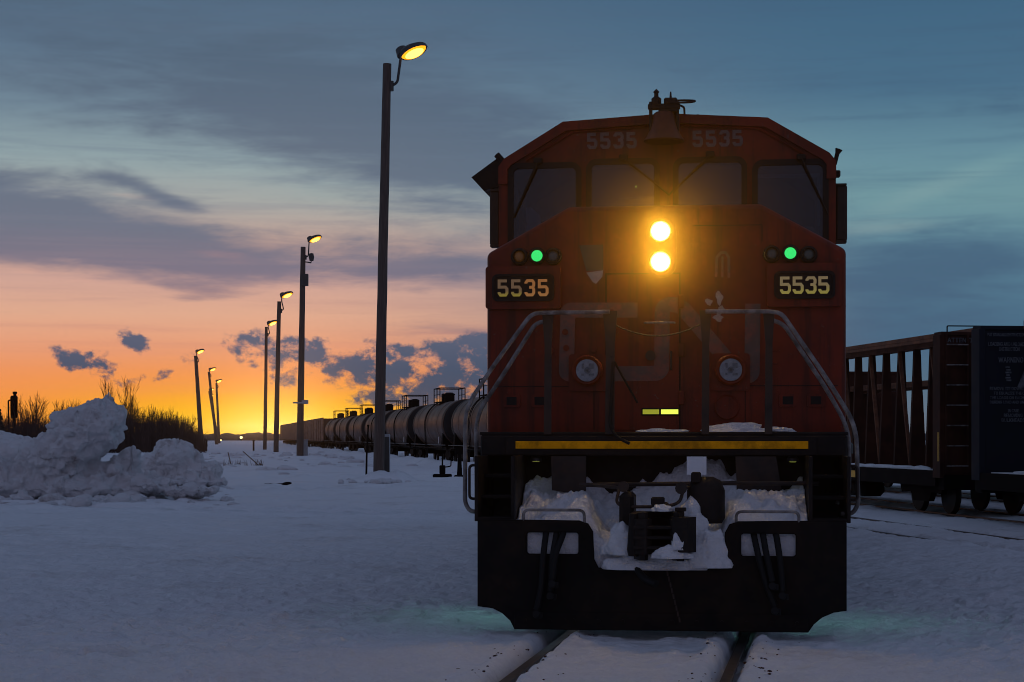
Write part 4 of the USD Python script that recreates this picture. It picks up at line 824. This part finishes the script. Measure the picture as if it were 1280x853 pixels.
def lumber_car(label, cat, L=22.0, top=3.95, first=4.2, signs=False, ladder=True, group=None, braces=True, step=1.02):
    t = thing('lumber_car', label, cat, group=group)
    put(t, 'deck', MB().box(-1.45, 1.45, .3, L - .3, .84, .94, .01), 'car_rust')
    for s in (-1, 1):
        put(t, 'side_sill', MB().box(*sorted((s * 1.45, s * 1.52)), .3, L - .3, .62, .95, .005), 'car_black')
    dk = chamfer_box(-1.44, -1.12, .75, L - .75, .94, .965, .008)
    put(t, 'deck_snow', MB(dk, *[trimesh.Trimesh(ground_lump(1, (.13, .5 + .3 * (k % 3), .07), k, .3, 2).vertices + [-1.33, 1.6 + k * 1.05, .96], ground_lump(1, (1, 1, 1), k, .3, 2).faces, process=False) for k in range(18)]), 'snow_clean', 40)
    for y0, y1 in ((.02, .42), (L - .42, L - .02)):
        bk = put(t, 'bulkhead', MB().box(-1.46, 1.46, y0 + .03, y1 - .03, .8, 3.76, .01), 'sign_navy' if signs and y0 > 1 else 'car_rust')
        fr = MB()
        for x in (-1.47, -.74, 0, .74, 1.47): fr.box(x - .06, x + .06, y0 if not (signs and y0 > 1) or abs(x) > 1.3 else y0 + .05, y1, .8, 3.78, .008)
        fr.box(-1.5, 1.5, y0, y1, 3.76, 3.84, .01)
        put(bk, 'frame', fr, 'sign_navy' if signs and y0 > 1 else 'car_rust')
    if ladder:
        lad = put(t, 'ladder', MB().box(-1.42, -1.38, -.02, .03, .9, 3.8, .005).box(-.95, -.91, -.02, .03, .9, 3.8, .005), 'car_rust')
        for k in range(7): put(lad, 'rung', tube([(-1.40, -.02, 1.05 + k * .42), (-.93, -.02, 1.05 + k * .42)], .015, 6), 'handrail_paint')
        put(t, 'top_step', tube(bend([(-1.30, .2, 3.83), (-1.30, .2, 3.97), (.2, .2, 3.97), (.2, .2, 3.83)], .03), .015, 6), 'car_black')
        put(t, 'stencil', letter_row('ATTENTION', -1.0, 3.62, .09, .028), 'sign_print')
        put(t, 'reflector', MB().box(-1.53, -1.50, .05, .16, 1.15, 1.75), 'yellow_plate')
    c = put(t, 'top_chord', MB().box(-.62, .62, .42, L - .42, top - .10, top, .01).box(-.62, -.52, .42, L - .42, top - .17, top - .10, .005).box(.52, .62, .42, L - .42, top - .17, top - .10, .005).box(-.14, .14, .42, L - .42, top - .22, top - .10, .01), 'car_rust_light')
    ys = [first + step * k for k in range(int((L - first - 1) / step))]
    for y in ys:
        put(t, 'post', extrude([(-.075, top - .2), (.075, top - .2), (.19, .94), (-.19, .94)], 'y', y - .05, y + .05), 'car_rust')
    for k, y in enumerate(ys[:-1] if braces else []):
        if k % 2 == 0: put(t, 'diagonal_brace', tube([(-.06, y - .04, top - .2), (-.14, y - .98, 1.0)], .05, 6), 'car_rust_light', 40)
    put(t, 'side_panel', MB().box(-.12, .12, .42, first - .75, .94, top - .3, .01), 'car_rust')
    if signs:
        S = L - .42 - .002; sg = MB()
        bx = lambda px: -1.46 + (px - 1212) / 62.0
        bz = lambda py: EYE + (HOR - py) / 62.3
        for txt, p0, p1, py, h in (('PUT STANDARD INSTRUCTIONS', 1218, 1268, 423, .06), ('LOADING AND UNLOADING', 1219, 1273, 435, .075), ('INSTRUCTION', 1233, 1259, 441, .075), ('WARNING', 1232, 1264, 455, .10),
                                 ('REMOVE TIE DOWNS AND', 1221, 1276, 489, .06), ('TO EQUALIZE THE CAR', 1226, 1271, 494.5, .055), ('THE LOADS ON EACH SIDE', 1221, 1276, 500, .055), ('DURING LOAD AND UNLOAD', 1221, 1276, 505.5, .055), ('IN CASE', 1244, 1258, 516, .06), ('REMOVING', 1239, 1263, 522, .065), ('BULKHEADS', 1236, 1266, 528, .07)):
            sg.add(letter_row(txt, bx((p0 + p1) / 2), bz(py), h, S, bx(p1) - bx(p0)))
        pic = Polygon([(bx(x), bz(y)) for x, y in [(1257, 485), (1261, 476), (1266, 464), (1268, 451), (1276, 451), (1276, 480), (1270, 486)]])
        sg.add(extrude(pic.buffer(.01), 'y', S - .004, S))
        for k in range(6): sg.add(extrude(sbox(bx(1241 + k % 2), bz(462 + 3.2 * k), bx(1246.5 + k % 3), bz(460 + 3.2 * k)), 'y', S - .004, S))
        put(t, 'warning_print', sg, 'sign_print', 20, label='worn pale stencil lettering with LOADING AND UNLOADING INSTRUCTION and WARNING', kind='stuff')
    put(t, 'brake_cylinder', MB().box(-1.30, -.7, 5.4, 7.4, .24, .62, .1).box(-1.35, -1.25, 8.0, 8.6, .35, .62, .01), 'car_black')
    put(t, 'end_sill', MB().box(-1.45, 1.45, .0, .35, .55, .86, .02), 'car_black'); put(t, 'end_sill', MB().box(-1.45, 1.45, L - .35, L, .55, .86, .02), 'car_black')
    for yy in (5.0, 8.3): put(t, 'reflector', MB().box(-1.535, -1.52, yy, yy + .5, .70, .86), 'yellow_plate')
    put(t, 'coupler', MB().box(-.12, .12, -.5, .1, .62, .85, .03), 'car_black')
    truck(t, 2.3); truck(t, L - 2.3)
    return t
def settle(t, xy, rz=math.atan(-TANB)):
    t.GetAttribute('xformOp:translate').Set(Gf.Vec3d(float(xy[0]), float(xy[1]), 0.0)); t.GetAttribute('xformOp:rotateZ').Set(math.degrees(rz))
settle(lumber_car('rusty centre-beam lumber car with open posts and diagonals right of the locomotive', 'lumber car'), line_c(0, 37.0))
c2 = lumber_car('near lumber car at the right edge with a dark bulkhead of faded warning lettering', 'lumber car', signs=True, ladder=False)
settle(c2, line_c(0, 37.0 - 1.55 - 22.0 * math.cos(math.atan(TANB))))
settle(lumber_car('lower rusty lumber car glimpsed through the posts of the nearer one', 'lumber car', top=3.3, first=3.0, ladder=False, braces=False, step=2.6), line_d(0, 38.0))

# ------------------------------------------------------------------ yard lamp poles
def lamp_pole(base, top, lamp, rb, rt, label, size=1.0, extra=False):
    """Wooden pole from base to top (world points) with a bracketed floodlight at lamp."""
    base, top, lamp = (np.asarray(p, float) for p in (base, top, lamp))
    t = thing('yard_lamp_pole', label, 'lamp pole', base, group=None)
    d = top - base; n = 14
    rnd = np.random.default_rng(int(abs(base[0] * 100)))
    w = np.cumsum(rnd.normal(0, .006, (n, 2)), 0); w -= np.linspace(0, 1, n)[:, None] * w[-1]
    pts = [d * s + np.array([w[i, 0], w[i, 1], 0]) + (np.array([0, 0, -.3]) if i == 0 else 0) for i, s in enumerate(np.linspace(0, 1, n))]
    put(t, 'pole', tube(pts, np.linspace(rb, rt, n), 16), 'wood_pole', 40)
    o = lamp - base; a = d + np.array([rt * .9, 0, -.55 * size])
    put(t, 'bracket', MB(tube(bend([a, a + np.array([.16, -.02, .08]) * size, o + np.array([-.34, .05, -.30]) * size, o + np.array([-.30, .05, .0]) * size], .12 * size), .035 * size, 8), tube([a + [0, 0, -.12 * size], a + [0, 0, .12 * size]], .07 * size, 8)), 'lamp_housing', 40)
    ax = np.array([.36, -.52, -.78]); ax /= np.linalg.norm(ax)
    u = np.array([.88, .05, .42]); u -= ax * (u @ ax); u /= np.linalg.norm(u); w = np.cross(ax, u)
    def ring(a, b, h, du=0.0, n=22): return [o + size * (ax * h + u * (a * math.cos(q) + du) + w * b * math.sin(q)) for q in np.arange(n) * 2 * math.pi / n]
    hull = lambda *r: trimesh.convex.convex_hull(np.vstack(r))
    h = put(t, 'floodlight', MB(hull(ring(.36, .235, 0), ring(.36, .235, -.05), ring(.27, .17, -.13, -.05), ring(.16, .11, -.17, -.08)), hull(ring(.15, .12, -.04, -.27), ring(.14, .11, -.25, -.25), ring(.11, .09, -.27, -.25))), 'lamp_housing', 35)
    v = np.array([o + size * (ax * e + u * .37 * math.cos(q) + w * .245 * math.sin(q)) for q in np.linspace(math.pi * 1.0, math.pi * 2.0, 11) for e in (-.02, .10)])
    if (v.mean(0) - o)[2] < 0: v = 2 * (o + size * ax * .04) - v
    f = [(2 * i, 2 * i + 1, 2 * i + 3) for i in range(10)] + [(2 * i, 2 * i + 3, 2 * i + 2) for i in range(10)]
    put(h, 'visor', trimesh.Trimesh(v, f, process=False), 'lamp_housing')
    put(h, 'lens', hull(ring(.325, .205, .002), ring(.27, .17, .05), ring(.13, .09, .085)), 'sodium', 50)
    put(h, 'bulb', hull(ring(.24, .14, .066), ring(.20, .11, .085), ring(.10, .06, .10)), 'sodium_core', 50)
    if extra:
        put(t, 'junction_box', MB().box(.12, .72, -.35, .05, d[2] - 3.3, d[2] - 2.3, .03), 'lamp_housing')
        put(t, 'camera_head', MB(lathe([(0, -.36), (.18, -.33), (.23, 0), (.18, .28), (0, .34)], d + [.72, -.2, -.85], (0, -.3, 1), 14), tube([d + [.1, 0, -1.25], d + [.68, -.2, -1.35], d + [.72, -.2, -1.1]], .06, 6)), 'lamp_housing', 40)
        put(t, 'sign_arm', MB().box(-.55, .62, -.40, -.34, 4.45, 4.58, .01).box(.2, .75, -.42, -.38, 4.40, 4.75, .01), 'grey_box')
    return t
def G(px, Y): return np.array([(px - 640) / FPX * Y, Y, 0.0])
lamp_pole(G(473, 65.7), at(484, 80, 65.7), at(517, 65, 65.2), .205, .155, 'tallest wooden lamp pole, nearest the locomotive, with a lit sodium floodlight', 1.5)
lamp_pole(G(375, 150), at(379, 309, 150), at(394, 299, 149.5), .30, .21, 'second lamp pole from the locomotive, with a box and camera below its lit lamp', 1.6, extra=True)
lamp_pole(G(345, 181), at(349, 377, 181), at(359, 369, 180.5), .27, .2, 'third lamp pole from the locomotive, slender with a bright lit lamp', 1.75)
lamp_pole(G(331, 223), at(333, 409, 223), at(341, 404, 222.5), .24, .18, 'fourth lamp pole from the locomotive, thin, just left of the third', 1.75)
lamp_pole(G(252, 300), at(244.5, 445, 300), at(250.5, 439.5, 299), .42, .28, 'leaning lamp pole at the end of the bare shrubs, leftmost of the lit row', 2.0)
lamp_pole(G(271, 380), at(261, 465, 380), at(266, 462, 379), .36, .24, 'leaning distant lamp pole right of the leftmost one, upper lamp of the cluster', 2.1)
lamp_pole(G(274, 440), at(270.5, 479, 440), at(274, 476.5, 439), .36, .24, 'straightest of the distant lamp poles, rightmost of the far cluster', 2.1)
lamp_pole(G(272, 520), at(261.5, 489, 520), at(264.6, 487, 519), .42, .28, 'far leaning lamp pole hidden in the cluster, middle lamp', 2.0)
lamp_pole(G(273.5, 640), at(262.5, 497, 640), at(265, 495, 639), .48, .3, 'farthest leaning lamp pole of the cluster, lowest lamp', 2.0)

# --- small yard furniture
mk = thing('marker_post', 'thin dark leaning stake beside the nearest lamp pole', 'marker post', G(457.5, 66.5))
put(mk, 'stake', tube([(0, 0, -.2), (.03, 0, 1.0), (.085, 0, 2.05)], [.04, .035, .03], 8), 'car_black'); put(mk, 'cap', lathe([(0, 0), (.05, 0), (.045, .06), (0, .07)], (.085, 0, 2.04), n=10), 'car_black')
cb = thing('equipment_cabinet', 'narrow grey cabinet strapped behind the tall nearest lamp pole', 'cabinet', G(483.5, 66.6))
put(cb, 'case', MB().box(-.12, .12, -.1, .1, -.1, 1.75, .02), 'grey_box'); put(cb, 'door', MB().box(-.10, .10, -.115, -.1, .15, 1.65, .004), 'lamp_housing')
cb = thing('equipment_cabinet', 'pale grey cabinet at the foot of the second lamp pole', 'cabinet', G(380.5, 151))
put(cb, 'case', MB().box(-.28, .28, -.2, .2, -.2, 1.35, .03), 'grey_box'); put(cb, 'lid', MB().box(-.32, .32, -.24, .24, 1.35, 1.42, .02), 'grey_box')
for px, Y, h, lb in ((258, 205, 1.1, 'short dark marker post left of the far pole cluster'), (317, 200, 1.15, 'short dark marker post alone on the snow left of the fourth lamp pole')):
    mk = thing('marker_post', lb, 'marker post', G(px, Y)); put(mk, 'post', MB().box(-.09, .09, -.09, .09, -.2, h, .03), 'car_black'); put(mk, 'cap', lathe([(.13, 0), (.15, .05), (.1, .13), (0, .16)], (0, 0, h), n=10), 'car_black')
sw = thing('switch_stand', 'low dark switch stand on the snow in front of the tank cars', 'switch stand', G(553, 72))
put(sw, 'base', MB().box(-.38, .38, -.25, .25, -.05, .14, .03), 'car_black'); put(sw, 'body', MB().box(-.12, .12, -.12, .12, .14, .5, .03).add(tube([(0, 0, .4), (0, 0, .95)], .03, 8)), 'car_black'); put(sw, 'lever', tube(bend([(.1, 0, .42), (.34, 0, .46), (.36, 0, .75)], .05), .025, 8), 'car_black')
sw = thing('switch_stand', 'slim dark switch stand nearest the locomotive handrail', 'switch stand', G(574.5, 71))
put(sw, 'base', MB().box(-.22, .22, -.25, .25, -.05, .12, .03), 'car_black'); put(sw, 'body', tube([(0, 0, .1), (0, 0, 1.1)], [.11, .06], 8), 'car_black'); put(sw, 'target', MB().box(-.17, .17, -.02, .02, .95, 1.25, .01), 'car_black')
dz = thing('scrap_iron', 'dark scrap half buried in the snow between the wheel ruts', 'scrap', G(359, 61.0))
put(dz, 'lump', ground_lump(1, (.2, .2, .11), 3, .35, 2), 'car_black'); put(dz, 'rod', tube([(-.8, .2, .03), (-.1, 0, .05)], .014, 6), 'car_black')
for px, Y, pts, lb in ((288, 100, [(-.45, 2, .75), (.0, 0, .2), (.15, 0, -.1)], 'bent reddish stalk leaning left on the snow, left of a pair'), (315, 100, [(-.8, 2, .8), (.2, .0, .2), (.5, 0, -.1)], 'bent reddish stalk leaning left on the snow, right of a pair')):
    w = thing('dead_weed', lb, 'dry weed', G(px, Y)); put(w, 'stalk', tube(bend(pts, .2), .03, 6), 'dead_weed')
    lf = MB()
    rw = np.random.default_rng(px)
    for k in range(26):
        a = rw.uniform(-.4, .6); lf.add(tube([(a, rw.uniform(-.2, .2), 0), (a + rw.uniform(-.15, .1), 0, rw.uniform(.15, .4))], [.015, .005], 4))
    put(w, 'tuft', lf, 'dead_weed', kind='stuff')
sp = thing('standpipe', 'dark standpipe with a capped tank rising above the shrubs at far left', 'standpipe', G(15.0, 190))
k = 190 / FPX
put(sp, 'tank', lathe([(0, 0), (3.6 * k, 0), (4.2 * k, 4 * k), (4.6 * k, 14 * k), (4.6 * k, 26 * k), (3.5 * k, 28 * k), (0, 28.5 * k)], (2.5 * k, 0, EYE + (546 - 523) * k), n=20), 'car_black', 40)
put(sp, 'cap', lathe([(0, 0), (2.0 * k, 0), (2.0 * k, 3 * k), (2.8 * k, 4 * k), (2.6 * k, 6 * k), (0, 6.5 * k)], (3.6 * k, 0, EYE + (546 - 496) * k), n=14), 'car_black', 40)
put(sp, 'riser', tube(bend([(-4.5 * k, 0, -.2), (-4.5 * k, 0, EYE + 45 * k), (-1 * k, 0, EYE + 46 * k)], 1.2 * k), .9 * k, 10), 'car_black', 40)
put(sp, 'stem', tube([(2.5 * k, 0, -.2), (2.5 * k, 0, EYE + 24 * k)], 2.2 * k, 12), 'car_black', 40)
for px, py, Y, r, lb in ((301.5, 547, 700, .55, 'small bright distant signal light on the dark skyline'), (276, 550.5, 640, .3, 'faint distant signal light at the foot of the far lamp poles')):
    p = at(px, py, Y); s = thing('signal_light', lb, 'signal light', (p[0], Y, 0))
    put(s, 'mast', tube([(0, 0.5, -.3), (0, .5, p[2] + 1.0)], .12, 8), 'car_black'); put(s, 'lens', lathe([(0, 0), (r, 0), (r * .9, .1), (0, .15)], (0, 0, p[2]), (0, -1, 0), 16), 'far_signal', 40)
    put(s, 'hood', lathe([(r, 0), (r * 1.15, 0), (r * 1.15, .4), (0, .45), (0, .4), (r, .3)], (0, .35, p[2]), (0, -1, 0), 16), 'car_black', 40) if False else None

# ------------------------------------------------------------------ ploughed snow heaps
def snow_heap(name, label, balls, lo, hi, edge, amp, seed, loc):
    """Smooth union of ellipsoids (centre, radii, tilt), roughened like frozen ploughed snow."""
    bl = [(c, r, math.cos(a), math.sin(a)) for c, r, a in balls]
    def f(x, y, z):
        s = 0.0
        for (cx, cy, cz), (rx, ry, rz), c, sn in bl:
            dx, dy, dz = x - cx, (y - cy) / ry, z - cz
            u, w = (dx * c + dz * sn) / rx, (-dx * sn + dz * c) / rz
            q = u * u + dy * dy + w * w
            s += math.exp(min(6.0, 5.0 * (1 - q)))
        return math.log(s + 1e-9) / 5.0 if s > 1e-9 else -4.0
    m = manifold3d.Manifold.level_set(f, [*lo, *hi], edge, 0.0)
    m = m.refine_to_length(edge * .7)
    g = m.to_mesh(); v = np.array(g.vert_properties[:, :3], float); t = np.array(g.tri_verts)
    tm = trimesh.Trimesh(v, t, process=True); nrm = tm.vertex_normals; v = tm.vertices
    cell = np.floor(v * 2.6 + 1.2 * (meshkit.fbm(v * 1.9, 2, seed + 5)[:, None] - .5)); blk = meshkit.noise(cell * 1.37 + .5, seed + 1)
    d = amp * (1.0 * (meshkit.fbm(v * 1.1, 3, seed) - .5) + .50 * (blk - .5) - 1.5 * np.abs(meshkit.fbm(v * 2.4, 4, seed + 3) - .5) + .55 * (meshkit.fbm(v * 5.5, 4, seed + 9) - .5))
    tm.vertices = v + nrm * d[:, None]
    th = thing(name, label, 'snow heap', loc); put(th, 'heap', tm, 'snow_pile', 60)
    return th
def hb(px, py, rx, rz, dy=0.0, ry=None, tilt=0.0, Y=45.0):          # an ellipsoid given where it shows in the photograph
    k = Y / FPX; return ((px - 640) * k - HX, dy, EYE + (HOR - py) * k), (rx * k, ry or (rx + rz) * .5 * k, rz * k), tilt
HX = (90 - 640) * 45 / FPX
big = snow_heap('snow_heap', 'big lumpy snow heap with an overhanging boulder, left of the lamp poles',
    [hb(98, 543, 58, 36, -.1, .95, .42), hb(120, 524, 28, 27, -.1, .65, .1), hb(62, 575, 48, 36, .0, 1.0), hb(128, 600, 52, 20, .3, .9), hb(156, 575, 13, 22, .35, .35), hb(140, 588, 18, 22, .45, .5), hb(85, 612, 85, 18, -.1, 1.1), hb(20, 612, 60, 22, -.1, 1.0),
     hb(175, 606, 34, 16, .1, .8), hb(62, 528, 12, 12, .2, .3), hb(-30, 600, 60, 28, .2, 1.1), hb(235, 614, 34, 7, .0, .7)], (-3.6, -1.9, -.4), (3.6, 1.9, 3.2),   .075, .42, 4, (HX, 45.6, 0))
HX = (225 - 640) * 58 / FPX
snow_heap('snow_heap', 'lower rounded snow heap right of the big one, in front of the shrubs',
    [hb(218, 574, 34, 24, 0, 1.0, 0, 58), hb(190, 585, 40, 18, .1, 1.0, 0, 58), hb(245, 590, 34, 16, 0, 1.0, 0, 58), hb(225, 602, 60, 12, -.4, 1.2, 0, 58), hb(205, 565, 12, 14, 0, .5, 0, 58)], (-2.8, -2.0, -.4), (2.8, 2.0, 2.0), .09, .40, 14, (HX, 58, 0))
HX = (12 - 640) * 66 / FPX
snow_heap('snow_heap', 'smooth snow bank behind the big heap at the left edge',
    [hb(15, 566, 52, 22, 0, 1.6, 0, 66), hb(-40, 560, 60, 26, 0, 1.6, 0, 66), hb(60, 578, 50, 14, 0, 1.5, 0, 66)], (-4.5, -2.2, -.4), (4.0, 2.2, 2.4), .14, .3, 24, (HX, 66, 0))
cl = MB(); rc = np.random.default_rng(8)
for k in range(190):
    px, py = rc.uniform(0, 300), rc.uniform(604, 634) if k % 3 else rc.uniform(612, 628)
    Y = EYE * FPX / (py - HOR); s = abs(rc.normal(0, .06)) + .035
    m = ground_lump(s, (rc.uniform(.8, 1.6), 1, rc.uniform(.5, .9)), k, .5, 1); m.apply_translation(((px - 640) / FPX * Y, Y, s * .1)); cl.add(m)
for k in range(120):
    px = rc.uniform(-10, 275); Y = rc.uniform(41.5, 45.5) + max(0, px - 150) * .085; s = .06 + abs(rc.normal(0, .10))
    m = ground_lump(s, (1.2, 1, .85), k + 400, .7, 2); m.apply_translation(((px - 640) / FPX * Y, Y, s * .25)); cl.add(m)
for k in range(70):
    Y = rc.uniform(62, 67); m = ground_lump(abs(rc.normal(0, .07)) + .04, (1.2, 1, .7), k, .5, 1); m.apply_translation(((rc.normal(478, 20) - 640) / FPX * Y, Y, .05)); cl.add(m)
for k in range(120):
    Y = rc.uniform(75, 180); m = ground_lump(abs(rc.normal(0, .12)) + .06, (1.6, 1, .6), k, .5, 1); m.apply_translation(((rc.uniform(250, 600) - 640) / FPX * Y, Y, .04)); cl.add(m)
tag(put(None, 'snow_clods', cl, 'snow_pile', 40), 'scattered frozen snow clods around the heaps and poles', 'snow clods', kind='stuff')
dg = MB()
for k in range(110):
    y = rc.uniform(-3.2, .5); s = rc.choice([-1, 1]); q = loco_world(s * .7525 + float(track_bend(y)) + rc.choice([-1, 1]) * (.10 + abs(rc.normal(0, .13))), y)
    m = ground_lump(abs(rc.normal(0, .004)) + .003, (1.3, 1, .8), k, .5, 1); m.apply_translation((q[0], q[1], float(ground_z(q[None])[0]) + .002)); dg.add(m)
tag(put(None, 'gravel', dg, 'car_brown', 40), 'dark crumbs of ballast along the rails in front of the plow', 'gravel', kind='stuff')

# ------------------------------------------------------------------ bare shrubs on the left skyline
def bare_tree(name, label, px, Y, h, spread, seed, n0=5, depth=5, group=None, cat='shrub', L0=.40):
    rnd = np.random.default_rng(seed); t = thing(name, label, cat, G(px, Y), group=group)
    trunk, twigs = MB(), MB()
    def grow(p, d, L, r, lev):
        q = p + d * L * .5 + rnd.normal(0, .03 * L, 3); e = p + d * L
        r = max(r, .012); (trunk if lev < 2 else twigs).add(tube([p, q, e], [r, r * .9, max(.009, r * .65)], 5 if lev < 2 else 3))
        if lev >= depth: return
        for k in range(3 if lev else 4):
            nd = d + rnd.normal(0, spread, 3) + [0, 0, .22]; nd /= np.linalg.norm(nd)
            grow(p + d * L * rnd.uniform(.45, 1.0), nd, L * rnd.uniform(.55, .8), r * .6, lev + 1)
    for k in range(n0):
        d = np.array([rnd.normal(0, spread * .8), rnd.normal(0, spread * .8), 1.0]); d /= np.linalg.norm(d)
        grow(np.array([rnd.normal(0, .05 * h * spread * 4), rnd.normal(0, .2), 0]), d, h * L0 * rnd.uniform(.8, 1.1), .009 * h, 0)
    put(t, 'trunk', trunk, 'bark'); put(t, 'crown', twigs, 'twig', False, kind='stuff')
def H(py, Y): return EYE + (HOR - py) * Y / FPX
bare_tree('bare_shrub', 'wide round bare shrub above the lower snow heap', 190, 185, H(499, 185), .32, 3, 6, 4)
bare_tree('bare_shrub', 'bare shrub falling away to the right beside the leftmost lit lamp pole', 218, 190, H(512, 190), .34, 4, 4, 4)
bare_tree('bare_tree', 'tall thin bare sapling rising right behind the big snow heap', 141, 185, H(474, 185), .13, 5, 1, 4, cat='tree', L0=.55)
bare_tree('bare_tree', 'twiggy bare sapling between the thin one and the wide shrub', 156, 186, H(494, 186), .24, 6, 3, 4, cat='tree', L0=.5)
for i, (px, py, lb) in enumerate(((30, 502, 'bare sapling just right of the dark standpipe'), (44, 506, 'thin bare sapling second right of the dark standpipe'), (58, 505, 'upright bare sapling over the left shoulder of the big heap'), (72, 509, 'low bare sapling closest to the big heap on its left'), (88, 506, 'bare sapling half hidden by the big snow heap'))):
    bare_tree('bare_tree', lb, px, 190 + 2 * i, H(py, 190), .24, 20 + i, 2, 4, cat='tree', L0=.5)
def spruce(label, px, Y, h):
    t = thing('spruce_tree', label, 'spruce', G(px, Y)); rnd = np.random.default_rng(px + 3); m = MB()
    put(t, 'trunk', tube([(0, 0, -.2), (0, 0, h)], [.06, .01], 6), 'bark')
    for k in range(150):
        z = h * (1 - rnd.uniform(0.02, .92) ** .9); r = (h - z) * .30 + .05; a = rnd.uniform(0, 6.3)
        m.add(tube([(0, 0, z), (r * .6 * math.cos(a), r * .6 * math.sin(a), z - r * .1), (r * math.cos(a), r * math.sin(a), z - r * .35)], [.09, .13, .01], 4))
    put(t, 'crown', m, 'spruce', kind='stuff')
spruce('small dark spruce at the far left edge', 0, 180, H(511, 180)); spruce('small dark spruce poking up left of the big snow heap', 68, 186, H(511, 186)); spruce('tiny dark spruce low beside the leftmost lit lamp pole', 240, 200, H(534, 200))
br = MB(); rb = np.random.default_rng(77)
def brush_top(px): return np.interp(px, [-60, 0, 20, 60, 100, 150, 180, 205, 225, 240, 252, 262], [526, 528, 528, 527, 527, 526, 523, 524, 531, 537, 541, 545])
def clump(px): return .72 + .62 * float(meshkit.fbm(np.array([px / 13.0, 0.3, 0.1]), 3, 6))
for k in range(3800):
    px = rb.uniform(-60, 258); Y = rb.uniform(176, 232); h = max(.5, H(brush_top(px), 200) * (.45 + .6 * rb.uniform() ** 1.8) * clump(px)); p = G(px, Y); d = rb.normal(0, .10, 2) * h
    r0 = rb.uniform(.02, .045)
    br.add(tube([p, p + [d[0] * .5, d[1] * .5, h * .55], p + [d[0], d[1], h]], [r0, r0 * .8, .012], 3))
    if k % 2:
        e = rb.normal(0, .22, 2) * h; br.add(tube([p + [d[0] * .4, d[1] * .4, h * .4], p + [d[0] + e[0], d[1] + e[1], h * rb.uniform(.8, 1.0)]], [r0 * .6, .01], 3))
for k in range(3000):
    px = rb.uniform(-60, 250); Y = rb.uniform(176, 232); h = max(.5, H(brush_top(px), 200) * rb.uniform(.85, 1.32) * clump(px)); p = G(px, Y); d = rb.normal(0, .07, 2) * h
    br.add(tube([p, p + [d[0] * .4, d[1] * .4, h * .55], p + [d[0], d[1], h]], [.022, .016, .008], 3))
    e = rb.normal(0, .16, 2) * h; br.add(tube([p + [d[0] * .5, d[1] * .5, h * .6], p + [d[0] + e[0], d[1] + e[1], h * rb.uniform(.85, .98)]], [.012, .008], 3))
tag(put(None, 'brush', br, 'twig', False), 'dense leafless brush along the left skyline', 'brush', kind='stuff')

# ------------------------------------------------------------------ thin haze, added for the glow around the headlights
usdkit.material(stage, '/World/Looks/air', {'v': ('principled_volume', {'color': (0.9, 0.92, 1.0), 'density': HAZE, 'anisotropy': 0.98})}, [], volume='v.volume')
hz = usdkit.mesh(stage, '/World/haze', chamfer_box(-1500, 1500, -140, 3300, -1.6, 22.0), '/World/Looks/air')
tag(hz.GetPrim(), kind='stuff')
